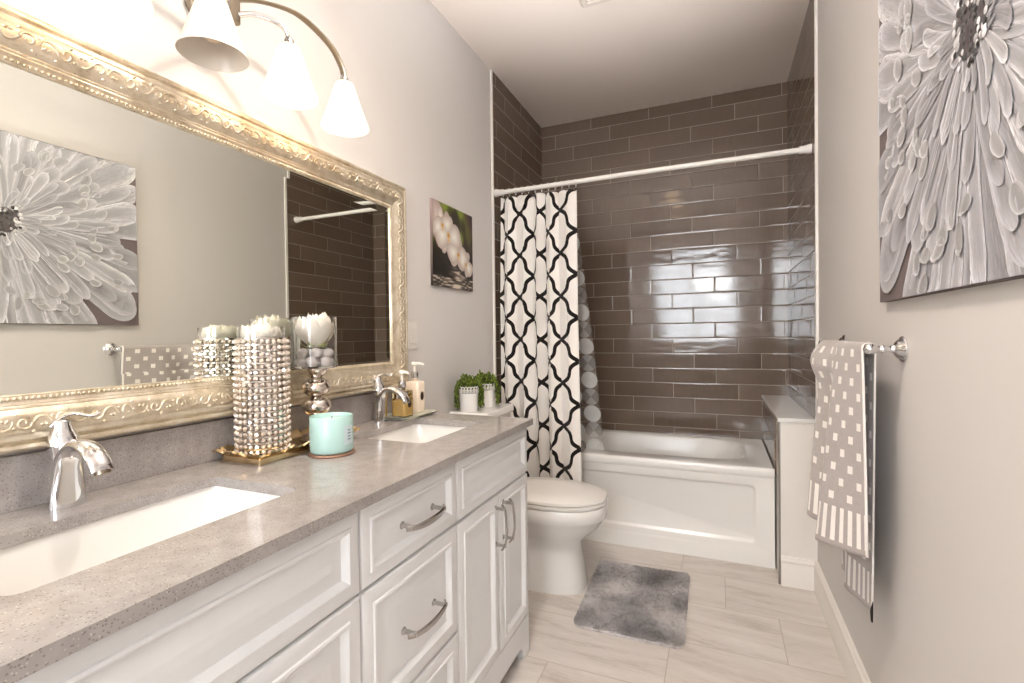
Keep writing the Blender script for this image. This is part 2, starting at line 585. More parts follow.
def grid(bm, fn, nu, nv, mi=0, uvfn=None, colfn=None):
    uvl = bm.loops.layers.uv.verify() if uvfn else None
    cl = (bm.loops.layers.color.get('Col') or bm.loops.layers.color.new('Col')) if colfn else None
    V = [[bm.verts.new(fn(i/nu, j/nv)) for j in range(nv+1)] for i in range(nu+1)]
    for i in range(nu):
        for j in range(nv):
            ids = ((i, j), (i+1, j), (i+1, j+1), (i, j+1))
            f = bm.faces.new([V[a][b] for a, b in ids]); f.material_index = mi
            for lp, (a, b) in zip(f.loops, ids):
                if uvl: lp[uvl].uv = uvfn(a/nu, b/nv)
                if cl: lp[cl] = colfn(a/nu, b/nv)
    return V

def plate_with_holes(bm, outer, holes, z0, z1, mi=0):
    edges = []
    loops = []
    for lp in [outer]+holes:
        vs = [bm.verts.new((p[0], p[1], z1)) for p in lp]
        loops.append(vs)
        for i in range(len(vs)):
            edges.append(bm.edges.new((vs[i], vs[(i+1) % len(vs)])))
    bmesh.ops.triangle_fill(bm, use_beauty=True, use_dissolve=False, edges=edges)
    top = [f for f in bm.faces]
    low = {}
    for lp in loops:
        for v in lp: low[v] = bm.verts.new((v.co.x, v.co.y, z0))
    for f in top:
        g = bm.faces.new([low[v] for v in reversed(f.verts)]); g.material_index = mi
    for lp in loops:
        for i in range(len(lp)):
            a, b = lp[i], lp[(i+1) % len(lp)]
            bm.faces.new((a, b, low[b], low[a])).material_index = mi

# ================================================================== THE ROOM
T = 0.12
bm = BM(); box(bm, -T, W+T, YR-T, YB+T, -0.1, 0.0); struct('floor', bm, M['floor'], smooth=0)
bm = BM(); box(bm, -T, W+T, YR-T, YB+T, H, H+0.1); struct('ceiling', bm, M['ceil'], smooth=0)
bm = BM(); box(bm, -T, 0, YR-T, YB+T, 0, H); struct('wall_left', bm, M['left'], smooth=0)
bm = BM(); box(bm, W, W+T, YR-T, YB+T, 0, H); struct('wall_right', bm, M['right'], smooth=0)
TT = 0.009   # tile thickness
bm = BM(); box(bm, 0, W, YB-TT, YB+T, 0, H); struct('wall_back', bm, M['tile_back'], smooth=0)
bm = BM(); box(bm, 0, TT, 2.607, YB, 0.0, H); struct('wall_alcove_left', bm, M['tile_side'], smooth=0)
bm = BM(); box(bm, W-TT, W, 2.545, YB, 0.786, H); struct('wall_alcove_right', bm, M['tile_side'], smooth=0)
bm = BM(); box(bm, 0, 0.011, 2.594, 2.607, 0, H); struct('trim_1', bm, M['trim'], smooth=0)
bm = BM(); box(bm, W-0.011, W, 2.53, 2.545, 0.786, H); struct('trim_2', bm, M['trim'], smooth=0)
# low wall at the foot of the tub
KX, KY = 1.482, 2.58
bm = BM(); box(bm, KX, W, KY, YB-TT, 0, 0.766); struct('wall_ledge', bm, M['trim'], smooth=0)
bm = BM(); box(bm, KX-0.012, W, KY-0.012, YB-TT, 0.766, 0.786); struct('trim_3', bm, M['white_quartz'], bevel=0.002)
bm = BM(); box(bm, KX-0.008, KX, YT+0.01, YB-TT, 0.47, 0.766); struct('wall_ledge_tile', bm, M['tile_side'], smooth=0)
bm = BM(); box(bm, KX-0.010, KX, KY-0.002, KY+0.006, 0.0, 0.766); struct('trim_4', bm, simple('edge_metal', (150, 146, 140), 0.3, 0.9), smooth=0)
# baseboards: a profiled board
def baseboard(name, along, a0, a1, wall, sgn):
    prof = [(0, 0), (0.016, 0), (0.016, 0.092), (0.012, 0.100), (0.012, 0.110), (0.015, 0.114), (0.015, 0.120), (0.010, 0.126), (0.006, 0.136), (0, 0.138)]
    bm = BM()
    rings = []
    for a in (a0, a1):
        rings.append([((wall+sgn*d), a, z) if along == 'y' else (a, wall+sgn*d, z) for d, z in prof])
    loft(bm, rings, True, (True, True))
    struct(name, bm, M['trim'], smooth=30)
baseboard('baseboard_right', 'y', YR, KY, W, -1)
baseboard('baseboard_ledge', 'x', KX, W-0.015, KY, -1)
# wall behind the camera with a window
WX0, WX1, WZ0, WZ1 = 0.27, 1.43, 1.0, 2.5
bm = BM()
plate = [(0, 0), (W, 0), (W, H), (0, H)]
box(bm, 0, WX0, YR-T, YR, 0, H); box(bm, WX1, W, YR-T, YR, 0, H)
box(bm, WX0, WX1, YR-T, YR, 0, WZ0); box(bm, WX0, WX1, YR-T, YR, WZ1, H)
struct('wall_rear', bm, M['right'], smooth=0)
bm = BM()
for a in ((WX0-0.06, WX0+0.03), (WX1-0.03, WX1+0.06), ((WX0+WX1)/2-0.025, (WX0+WX1)/2+0.025)):
    box(bm, a[0], a[1], YR-0.03, YR+0.015, WZ0-0.06, WZ1+0.06)
for a in ((WZ0-0.06, WZ0+0.03), (WZ1-0.03, WZ1+0.06)):
    box(bm, WX0-0.06, WX1+0.06, YR-0.03, YR+0.015, a[0], a[1])
win = struct('window_1', bm, M['trim'], smooth=0)
bm = BM(); box(bm, WX0+0.03, WX1-0.03, YR-0.012, YR-0.008, WZ0+0.03, WZ1-0.03); obj('pane', bm, M['pane'], win, smooth=0)

# ceiling vent and recessed light
t = thing('ceiling_vent', 'square off-white vent grille in the ceiling over the floor', 'vent', (0.77, 2.14, H))
bm = BM()
loft(bm, [rrect(0.633, 0.91, 2.0, 2.279, 0.012, H), rrect(0.633, 0.91, 2.0, 2.279, 0.012, H-0.006), rrect(0.645, 0.898, 2.012, 2.267, 0.01, H-0.016),
          rrect(0.665, 0.878, 2.032, 2.247, 0.008, H-0.016), rrect(0.668, 0.875, 2.035, 2.244, 0.008, H-0.008)], caps=(False, True))
obj('grille_frame', bm, M['vent'], t, smooth=30)
bm = BM()
for k in range(9):
    y = 2.05+k*0.0225
    box(bm, 0.668, 0.875, y, y+0.010, H-0.014, H-0.0075)
obj('louvre', bm, M['vent'], t, smooth=0)
t = thing('recessed_light', 'round recessed ceiling light mirrored as a warm spot in the tiles', 'light', (0.742, 0.935, H))
bm = BM(); lathe(bm, [(0.052, 0), (0.075, 0), (0.075, -0.004), (0.060, -0.010), (0.052, -0.006)], (0.742, 0.935, H), closed=True); obj('trim_ring', bm, M['trim'], t)
bm = BM(); lathe(bm, [(0, -0.003), (0.052, -0.003), (0.052, -0.001), (0, -0.001)], (0.742, 0.935, H)); obj('lens', bm, M['lens'], t)
spot('recessed_lamp', (0.742, 0.935, H-0.03), 36, (1.0, 0.90, 0.80), 2.5, 0.9, 0.05)

# ================================================================== VANITY
XF = 0.558          # face of doors and drawers
CT, CB = 0.875, 0.853
def panel_front(bm, y0, y1, z0, z1, xb=0.540, raised=True):
    """a moulded front: mitred rings of (inset, x) from the back edge to the centre"""
    th = XF-xb
    small = min(y1-y0, z1-z0)
    fw = 0.040 if small > 0.2 else 0.034
    ring = [(0, xb), (0, xb+th-0.006), (0.002, xb+th-0.002), (0.006, xb+th), (fw-0.008, xb+th), (fw-0.006, xb+th+0.003), (fw-0.001, xb+th+0.004),
            (fw+0.003, xb+th+0.001), (fw+0.006, xb+th-0.004), (fw+0.010, xb+th-0.009), (fw+0.014, xb+th-0.009)]
    if raised:
        ring += [(fw+0.020, xb+th-0.0085), (fw+0.040, xb+th-0.002), (fw+0.043, xb+th-0.002)]
    rings = []
    for i, x in ring:
        rings.append([(x, y0+i, z0+i), (x, y1-i, z0+i), (x, y1-i, z1-i), (x, y0+i, z1-i)])
    loft(bm, rings, True, (True, True))

def bow_handle(parent, y, z, horizontal, length=0.15):
    """arched flat bar on two posts"""
    bm = BM()
    n = 16
    pts = []; fl = []
    for k in range(n+1):
        s = -1+2*k/n
        d = XF+0.030+0.010*(1-s*s)-0.008*max(0, abs(s)-0.8)*5
        a = s*length/2
        pts.append((d, y+a, z-0.004*(1-s*s)) if horizontal else (d, y, z+a))
        fl.append((1.0+0.5*(1-s*s), 0.55))
    tube(bm, pts, 0.0058, 10, flat=fl, up=(1, 0, 0))
    hb = obj('handle', bm, M['nickel'], parent)
    for s in (-1, 1):
        bm = BM()
        a = s*length*0.40
        c = (XF-0.003, y+a, z) if horizontal else (XF-0.003, y, z+a)
        lathe(bm, [(0, 0), (0.0085, 0), (0.0085, 0.003), (0.0055, 0.006), (0.005, 0.030), (0.0065, 0.038), (0, 0.038)], c, axis=(1, 0, 0), seg=14)
        obj('post', bm, M['nickel'], hb)

def cabinet(name, label, y0, y1, doors, drawers, false_front, feet):
    t = thing(name, label, 'cabinet', (0.27, (y0+y1)/2, 0))
    bm = BM()
    box(bm, 0.002, 0.538, y0, y0+0.018, 0.06, 0.8515 if feet[0] else 0.70); box(bm, 0.002, 0.538, y1-0.018, y1, 0.06, 0.8515 if feet[1] else 0.70)
    box(bm, 0.002, 0.538, y0+0.018, y1-0.018, 0.13, 0.148); box(bm, 0.002, 0.012, y0+0.018, y1-0.018, 0.148, 0.8515)
    box(bm, 0.520, 0.5385, y0+0.018, y1-0.018, 0.832, 0.8515); box(bm, 0.520, 0.5385, y0+0.018, y1-0.018, 0.665, 0.683)
    obj('carcass', bm, M['cab'], t, smooth=0)
    # plinth board, bottom edge lifted between feet
    bm = BM()
    out = [(y0, 0.148), (y1, 0.148)]
    if feet[1]: out += [(y1, 0.0), (y1-0.055, 0.0), (y1-0.055, 0.022), (y1-0.062, 0.024), (y1-0.066, 0.042), (y1-0.085, 0.056)]
    else: out += [(y1, 0.056)]
    if feet[0]: out += [(y0+0.085, 0.056), (y0+0.066, 0.042), (y0+0.062, 0.024), (y0+0.055, 0.022), (y0+0.055, 0.0), (y0, 0.0)]
    else: out += [(y0, 0.056)]
    loft(bm, [[(0.530, y, z) for y, z in out], [(0.556, y, z) for y, z in out]])
    if feet[1]: box(bm, 0.02, 0.530, y1-0.018, y1, 0.0, 0.060)
    if feet[0]: box(bm, 0.02, 0.530, y0, y0+0.018, 0.0, 0.060)
    obj('plinth', bm, M['cab'], t, smooth=0, bevel=0.002)
    g = 0.002
    if false_front:
        bm = BM(); panel_front(bm, y0+g, y1-g, 0.678, 0.846); obj('false_drawer_front', bm, M['cab'], t, smooth=30)
    for a, b, hz in drawers:
        bm = BM(); panel_front(bm, y0+g, y1-g, a, b)
        d = obj('drawer', bm, M['cab'], t, smooth=30)
        bow_handle(d, (y0+y1)/2+0.008, hz, True, 0.158)
    for a, b, hy in doors:
        bm = BM(); panel_front(bm, a+g, b-g, 0.150, 0.672)
        d = obj('door', bm, M['cab'], t, smooth=30)
        bow_handle(d, hy, 0.578, False, 0.145)
    return t
Y0, Y1, Y2, Y3 = 0.215, 0.768, 1.157, 1.690
cabinet('sink_cabinet', 'white panelled sink cabinet at the near end, under the nearer basin', Y0, Y1,
        [(Y0, (Y0+Y1)/2, (Y0+Y1)/2-0.033), ((Y0+Y1)/2, Y1, (Y0+Y1)/2+0.033)], [], True, (True, False))
cabinet('drawer_cabinet', 'white cabinet with a stack of three drawers, middle of the vanity', Y1, Y2,
        [], [(0.678, 0.846, 0.762), (0.384, 0.672, 0.522), (0.150, 0.378, 0.264)], False, (False, False))
cabinet('sink_cabinet', 'white sink cabinet with two slim doors beside the toilet', Y2, Y3,
        [(Y2, 1.430, 1.400), (1.430, Y3, 1.462)], [], True, (False, True))
# quartz worktop with two openings
S1 = (0.153, 0.418, 0.300, 0.752)
S2 = (0.150, 0.425, 1.200, 1.565)
bm = BM()
plate_with_holes(bm, [(0.0, 0.19), (0.578, 0.19), (0.578, 1.70), (0.0, 1.70)],
                 [[p[:2] for p in rrect(*s, 0.022, 0)] for s in (S1, S2)], CB, CT)
o = obj('countertop', bm, M['quartz'], base=(0.29, 0.95, CB), smooth=30)
tag(o, 'speckled grey quartz countertop along the whole vanity', 'countertop')
bm = BM(); box(bm, 0.0005, 0.021, 0.19, 1.70, CT, 0.976)
o = obj('backsplash', bm, M['quartz'], base=(0.01, 0.95, CT), bevel=0.0015)
tag(o, 'low grey quartz backsplash strip under the mirror', 'backsplash')

def basin(label, s):
    x0, x1, y0, y1 = s
    e = 0.006
    t = thing('sink_basin', label, 'sink', ((x0+x1)/2, (y0+y1)/2, CB-0.15))
    bm = BM()
    R = []
    for ins, z, r in ((-0.013, CB-0.0005, 0.03), (-e, CB-0.0005, 0.028), (-e+0.002, CB-0.01, 0.03), (0.002, CB-0.09, 0.036), (0.014, CB-0.106, 0.045), (0.045, CB-0.132, 0.05), (0.10, CB-0.137, 0.03)):
        R.append(rrect(x0+ins, x1-ins, y0+ins, y1-ins, r, z, 6))
    loft(bm, R, True, (False, True))
    R = []
    for ins, z, r in ((-0.013, CB-0.0005, 0.03), (-0.013, CB-0.012, 0.03), (-0.010, CB-0.09, 0.04), (0.01, CB-0.145, 0.05)):
        R.append(rrect(x0+ins, x1-ins, y0+ins, y1-ins, r, z, 6))
    loft(bm, R, True, (False, True))
    bmesh.ops.remove_doubles(bm, verts=bm.verts, dist=1e-5)
    obj('bowl', bm, M['porcelain'], t, smooth=50, recalc=True)
    c = ((x0+x1)/2-0.02, (y0+y1)/2, CB-0.137)
    bm = BM(); lathe(bm, [(0, 0.001), (0.017, 0.001), (0.019, 0.004), (0.028, 0.003), (0.030, 0.0)], c, seg=24)
    obj('drain', bm, M['chrome'], t)
    return t
basin('white undermount basin seen most widely, on the camera side of the mint candle', S1)
basin('white undermount basin at the far end, in front of the soap dish', S2)

# ---------------------------------------------------------------- faucets
def faucet(x, y, label):
    t = thing('faucet', label, 'faucet', (x, y, CT), 'single-lever chrome faucets')
    # body and spout: a broad ribbon rising from the foot and arching over to the nozzle
    path = [(0.000, 0.000, 0.029, 0.019), (0.000, 0.030, 0.0275, 0.018), (0.002, 0.065, 0.0245, 0.017), (0.008, 0.095, 0.0205, 0.0155), (0.024, 0.114, 0.018, 0.013), (0.048, 0.120, 0.0175, 0.011),
            (0.074, 0.114, 0.0185, 0.011), (0.096, 0.100, 0.0195, 0.0105), (0.110, 0.085, 0.0195, 0.009), (0.115, 0.077, 0.0185, 0.007)]
    sp = smooth_path(path, 36)
    bm = BM()
    tube(bm, [(x+p[0], y, CT+0.001+p[1]) for p in sp], 1.0, 20, flat=[(p[2], p[3]) for p in sp], up=(0, 1, 0)) if False else None
    rings = []
    for i, p in enumerate(sp):
        a = sp[max(i-1, 0)]; b = sp[min(i+1, len(sp)-1)]
        d = Vector((b[0]-a[0], 0, b[1]-a[1])).normalized()
        nrm = Vector((d.z, 0, -d.x))
        rings.append([Vector((x+p[0], y, CT+0.0005+p[1]))+Vector((0, 1, 0))*(p[2]*cos(2*PI*k/22))+nrm*(p[3]*sin(2*PI*k/22)) for k in range(22)])
    loft(bm, rings)
    obj('body', bm, M['chrome'], t, smooth=60)
    bm = BM()
    e = sp[-1]
    lathe(bm, [(0, 0), (0.0125, 0), (0.0125, 0.006), (0, 0.006)], (x+e[0]-0.001, y, CT+e[1]-0.005), axis=(-0.35, 0, 1), seg=16)
    obj('aerator', bm, M['dark_nickel'], t)
    # handle dome on the heel of the body, with the lever
    bm = BM()
    lathe(bm, [(0.0, -0.024), (0.022, -0.020), (0.0255, 0.0), (0.0245, 0.012), (0.0195, 0.026), (0.0145, 0.038), (0.0145, 0.046), (0.012, 0.051), (0.0, 0.054)],
          (x-0.010, y, CT+0.112), axis=(-0.10, 0, 1), seg=24)
    h = obj('handle', bm, M['chrome'], t, smooth=60)
    lp = smooth_path([(x-0.018, y-0.016, CT+0.152), (x-0.014, y-0.002, CT+0.167), (x-0.006, y+0.016, CT+0.173), (x+0.002, y+0.032, CT+0.167), (x+0.005, y+0.041, CT+0.166), (x+0.008, y+0.050, CT+0.171)], 22)
    bm = BM()
    fl = [(0.9+0.5*sin(PI*min(1, k/14)) if k < 15 else 1.0+0.5*(k-14)/8, 0.50) for k in range(23)]
    tube(bm, lp, 0.0072, 12, flat=fl, up=(0, 0, 1))
    obj('lever', bm, M['chrome'], h, smooth=60)
    return t
f1 = faucet(0.083, 0.515, 'chrome single-lever faucet with a broad spout at the basin before the crystal vase')
f2 = copy_tree(f1); f2.location = (0.070, 1.462, CT)
f2['label'] = 'chrome arched faucet at the far basin beside the soap bottles'

# ================================================================== MIRROR
MY0, MY1, MZ0, MZ1 = 0.060, 1.680, 0.985, 1.795
mir = thing('wall_mirror', 'large wall mirror in an ornate champagne-silver frame above the vanity', 'mirror', (0.0, (MY0+MY1)/2, MZ0))
prof = [(0.0, 0.001), (0.0, 0.022), (0.002, 0.028), (0.006, 0.031), (0.011, 0.030), (0.014, 0.026), (0.016, 0.0285), (0.020, 0.033), (0.026, 0.035), (0.030, 0.034),
        (0.036, 0.038), (0.044, 0.0395), (0.054, 0.037), (0.064, 0.031), (0.070, 0.0275), (0.0715, 0.0265), (0.073, 0.0275), (0.0755, 0.0265), (0.077, 0.0255), (0.079, 0.0265), (0.0815, 0.0255),
        (0.084, 0.024), (0.094, 0.022), (0.0955, 0.018), (0.0955, 0.014)]
bm = BM()
R = []
for d, h in [(d_*1.1, h_+(0.014 if i_ else 0)) for i_, (d_, h_) in enumerate(prof)]:
    R.append([(h, MY0+d, MZ0+d), (h, MY1-d, MZ0+d), (h, MY1-d, MZ1-d), (h, MY0+d, MZ1-d)])
loft(bm, R, True, (False, False))
frame = obj('frame', bm, M['gilt'], mir, smooth=25)
# bead moulding along the sight edge
bm = BM()
d = 0.0974
def along_frame(d, step):
    y0, y1, z0, z1 = MY0+d, MY1-d, MZ0+d, MZ1-d
    per = []
    for (a, b, ax) in (((y0, z0), (y1, z0), 0), ((y1, z0), (y1, z1), 1), ((y1, z1), (y0, z1), 2), ((y0, z1), (y0, z0), 3)):
        L = abs(b[0]-a[0])+abs(b[1]-a[1])
        n = max(1, round(L/step))
        for k in range(n):
            f = (k+0.5)/n
            per.append((a[0]+(b[0]-a[0])*f, a[1]+(b[1]-a[1])*f, ax))
    return per
for y, z, ax in along_frame(d, 0.0088):
    ball(bm, (0.0375, y, z), 0.0037, 6, 4)
obj('beading', bm, M['gilt'], frame, smooth=80)
# scrolling acanthus relief on the wide moulding
bm = BM()
def scroll_unit(y, z, ax, flip):
    ang = (0, PI/2, PI, 1.5*PI)[ax]
    def put(a, b):
        # a along the moulding, b outward from the centre line of the band (positive towards the sight edge)
        q = Vector((a*cos(ang)-b*sin(ang), a*sin(ang)+b*cos(ang)))
        dd = 0.053+b*1.15
        hh = 0.0525 if dd < 0.055 else 0.0525-(dd-0.055)*0.52
        return (hh, y+q.x, z+q.y)
    f = 1 if flip else -1
    spiral = []
    for k in range(15):
        th = k/14*2.1*PI
        r = 0.0125*(1-0.72*k/14)
        spiral.append(put(-0.010+r*cos(th), f*r*sin(th)))
    tube(bm, spiral, [0.0036*(1-0.4*k/14) for k in range(15)], 5)
    stem = [put(0.0025, 0.0), put(0.010, f*-0.008), put(0.020, f*-0.010), put(0.028, f*-0.004), put(0.031, f*0.004)]
    tube(bm, smooth_path(stem, 8), [0.0033]*5+[0.0024]*4, 5)
    for (a, b, l, w) in ((0.012, 0.004, 0.009, 0.5), (0.020, 0.002, 0.010, 0.9), (0.004, 0.013, 0.008, 1.9), (-0.022, 0.006, 0.007, 2.6), (-0.016, -0.013, 0.007, 4.0)):
        p = [put(a, f*b), put(a+l*0.5*cos(w), f*(b+l*0.5*sin(w))), put(a+l*cos(w), f*(b+l*sin(w)))]
        tube(bm, p, [0.0014, 0.0040, 0.0010], 5)
for i, (y, z, ax) in enumerate(along_frame(0.053, 0.056)):
    scroll_unit(y, z, ax, i % 2)
obj('scrollwork', bm, M['gilt'], frame, smooth=80)
# silvered glass with a bevelled border
d = 0.1050; e = d+0.024
bm = BM()
def ring(dd, x): return [(x, MY0+dd, MZ0+dd), (x, MY1-dd, MZ0+dd), (x, MY1-dd, MZ1-dd), (x, MY0+dd, MZ1-dd)]
loft(bm, [ring(d-0.006, 0.018), ring(d-0.006, 0.0311), ring(d, 0.0311), ring(e, 0.0305)], True, (True, True))
obj('mirror_glass', bm, M['mirror'], mir, smooth=0)

# ================================================================== VANITY LIGHT
LC = 0.868
lf = thing('vanity_light', 'four-shade brushed metal vanity light above the mirror', 'light', (0.0, LC, 1.95))
bm = BM(); lathe(bm, [(0, 0.0005), (0.062, 0.0005), (0.064, 0.010), (0.058, 0.022), (0.048, 0.026), (0, 0.028)], (0.0, LC, 2.055), axis=(1, 0, 0), seg=36, squash=(1.0, 1.2))
obj('backplate', bm, M['dark_nickel'], lf)
bm = BM()
lathe(bm, [(0, 0), (0.012, 0), (0.012, 0.075), (0, 0.075)], (0.02, LC, 2.055), axis=(1, 0, 0), seg=16)
loft(bm, [rrect(0.085, 0.103, LC-0.020, LC+0.020, 0.006, z) for z in (1.985, 2.155)])
obj('hub', bm, M['dark_nickel'], lf, bevel=0.002)
SX = 0.17
lamps = []
for s in (-1, 1):
    for far in (0, 1):
        yl = LC+s*(0.315 if far else 0.107)
        if far: pts = [(0.094, LC+s*0.012, 2.045), (0.11, LC+s*0.08, 2.078), (0.135, LC+s*0.175, 2.094), (0.158, LC+s*0.265, 2.058), (0.168, LC+s*0.303, 2.012), (SX, yl, 1.978)]
        else: pts = [(0.094, LC+s*0.012, 2.008), (0.125, LC+s*0.04, 2.018), (0.155, LC+s*0.080, 2.014), (0.168, LC+s*0.100, 2.000), (SX, yl, 1.978)]
        bm = BM(); tube(bm, smooth_path(pts, 24), 0.0062, 10, flat=(0.7, 1.7) if far else (1.1, 1.1), up=(1, 0, 0))
        obj('arm', bm, M['dark_nickel'] if far else M['chrome'], lf)
        zt = 1.962
        bm = BM(); lathe(bm, [(0, 0.024), (0.008, 0.024), (0.012, 0.016), (0.013, 0.004), (0.024, -0.004), (0.024, -0.010), (0, -0.010)], (SX, yl, zt), seg=20)
        obj('socket_cup', bm, M['nickel'], lf)
        lit = not (s == -1 and not far)
        bm = BM()
        lathe(bm, [(0.021, 0.0), (0.027, -0.005), (0.0315, -0.016), (0.042, -0.050), (0.056, -0.092), (0.0715, -0.135), (0.0695, -0.135), (0.054, -0.092), (0.040, -0.050), (0.0295, -0.016), (0.024, -0.007), (0.020, -0.002)],
              (SX, yl, zt), seg=40, closed=True)
        sh = obj('lamp_shade', bm, M['lit_shade'] if lit else M['shade'], lf, smooth=60)
        sh['label'] = 'glowing frosted white glass shade' if lit else 'unlit frosted white glass shade'
        bm = BM(); lathe(bm, [(0.011, -0.008), (0.012, -0.030), (0.020, -0.050), (0.026, -0.072), (0.022, -0.092), (0.011, -0.102), (0, -0.104)], (SX, yl, zt), seg=20)
        obj('bulb', bm, M['lit_bulb'] if lit else M['bulb'], sh)
        if lit:
            l = bpy.data.lights.new('bulb_light', 'POINT'); l.energy = 0.16; l.color = (1.0, 0.58, 0.28); l.shadow_soft_size = 0.02
            o = bpy.data.objects.new('bulb_light', l); o.location = (SX, yl, zt-0.125); COL.objects.link(o)

# ================================================================== PICTURES, SWITCH
def vcol(bm):
    return bm.loops.layers.color.get('Col') or bm.loops.layers.color.new('Col')

def flower_canvas():
    rnd = random.Random(5)
    t = thing('canvas_painting', 'square canvas painting of a grey and white flower hanging above the towel bar', 'painting', (W, 1.145, 1.27))
    y0, y1, z0, z1 = 0.745, 1.575, 1.262, 2.075
    x0 = W-0.017
    bm = BM(); box(bm, x0, W-0.0005, y0, y1, z0, z1)
    for f in bm.faces:
        f.material_index = 0 if f.normal.x < -0.5 else 1
    bm.normal_update()
    for f in bm.faces: f.material_index = 0 if abs(f.normal.x) > 0.5 and f.calc_center_median().x < x0+0.001 else 1
    cv = obj('canvas', bm, [M['paint_bg'], M['canvas_edge']], t, smooth=0, recalc=True)
    cy, cz = 1.062, 1.700
    bm = BM()
    cl = vcol(bm); uvl = bm.loops.layers.uv.verify()
    def petal(ang, r0, r1, wid, lift, col, tip, curl, oval=False):
        # a tongue of paint from r0 to r1, rounded end, slight domed thickness
        n, m = 20, 4
        V = []
        ca, sa = cos(ang), sin(ang)
        seed = rnd.uniform(0, 50)
        for i in range(n+1):
            s = 1-(1-i/n)**1.7
            w = wid*(0.32+0.68*s**0.8)*(1.0 if s < 0.80 else math.sqrt(max(0.0, 1-((s-0.80)/0.2)**2))+0.001)
            if oval: w = wid*math.sqrt(max(0.02, 1-(2*s-1)**2))
            r = r0+(r1-r0)*s
            off = curl*s*s
            row = []
            for j in range(m+1):
                q = -1+2*j/m
                a = r; b = off+q*w
                yy = cy+a*ca-b*sa; zz = cz+a*sa+b*ca
                yy = min(max(yy, y0+0.002), y1-0.002); zz = min(max(zz, z0+0.002), z1-0.002)
                hh = 0.0004+lift*0.55+0.0012*(abs(q)**2)*(0.4+0.6*s)+(0.0012*tip if s > 0.86 else 0)
                row.append(bm.verts.new((x0-hh, yy, zz)))
            V.append(row)
        for i in range(n):
            for j in range(m):
                vs = (V[i][j], V[i+1][j], V[i+1][j+1], V[i][j+1])
                f = bm.faces.new(vs)
                for lp, (a, b) in zip(f.loops, ((i, j), (i+1, j), (i+1, j+1), (i, j+1))):
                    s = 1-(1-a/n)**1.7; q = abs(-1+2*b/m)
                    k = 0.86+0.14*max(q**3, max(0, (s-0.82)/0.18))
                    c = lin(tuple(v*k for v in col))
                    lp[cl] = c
                    lp[uvl].uv = (seed+b/m, seed*0.37+s*(r1-r0)*8)
    layers = [(0.54, 0.66, 32, 0.072, 0.0006), (0.40, 0.56, 27, 0.050, 0.0016), (0.30, 0.46, 29, 0.034, 0.0027), (0.21, 0.35, 27, 0.023, 0.0038), (0.13, 0.24, 22, 0.018, 0.0050), (0.07, 0.145, 16, 0.014, 0.0062)]
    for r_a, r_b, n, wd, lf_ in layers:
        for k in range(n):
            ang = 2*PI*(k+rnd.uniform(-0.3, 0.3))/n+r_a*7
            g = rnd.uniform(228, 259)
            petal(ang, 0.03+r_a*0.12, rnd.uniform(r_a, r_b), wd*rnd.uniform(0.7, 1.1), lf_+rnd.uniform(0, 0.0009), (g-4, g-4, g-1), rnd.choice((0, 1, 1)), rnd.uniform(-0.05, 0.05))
    # short curled tips scattered among the long petals
    for k in range(64):
        ang = rnd.uniform(0, 2*PI); r = rnd.uniform(0.22, 0.50)
        g = rnd.uniform(240, 252)
        petal(ang, r-rnd.uniform(0.03, 0.06), r, rnd.uniform(0.014, 0.026), 0.0062+rnd.uniform(0, 0.001), (g-2, g-2, g-1), 1, rnd.uniform(-0.02, 0.02), True)
    obj('painted_petals', bm, M['paint'], t, smooth=50)
    bm = BM(); cl = vcol(bm)
    def dab(y, z, r, lift, col):
        n = 9
        c = bm.verts.new((x0-lift-0.0018, y, z))
        ring_ = [bm.verts.new((x0-lift, y+r*cos(2*PI*k/n), z+r*sin(2*PI*k/n))) for k in range(n)]
        for k in range(n):
            f = bm.faces.new((c, ring_[k], ring_[(k+1) % n]))
            for lp in f.loops: lp[cl] = lin(col)
    dab(cy, cz, 0.055, 0.0048, (160, 155, 157))
    for k in range(80):
        a = rnd.uniform(0, 2*PI); r = 0.068*math.sqrt(rnd.random())
        g = rnd.choice((120, 150, 215, 236, 244)) if r > 0.03 else rnd.choice((124, 142, 166))
        dab(cy+r*cos(a), cz+r*sin(a), rnd.uniform(0.004, 0.009), 0.0058, (g, g-1, g))
    obj('painted_centre', bm, M['print_'], t, smooth=0)
flower_canvas()

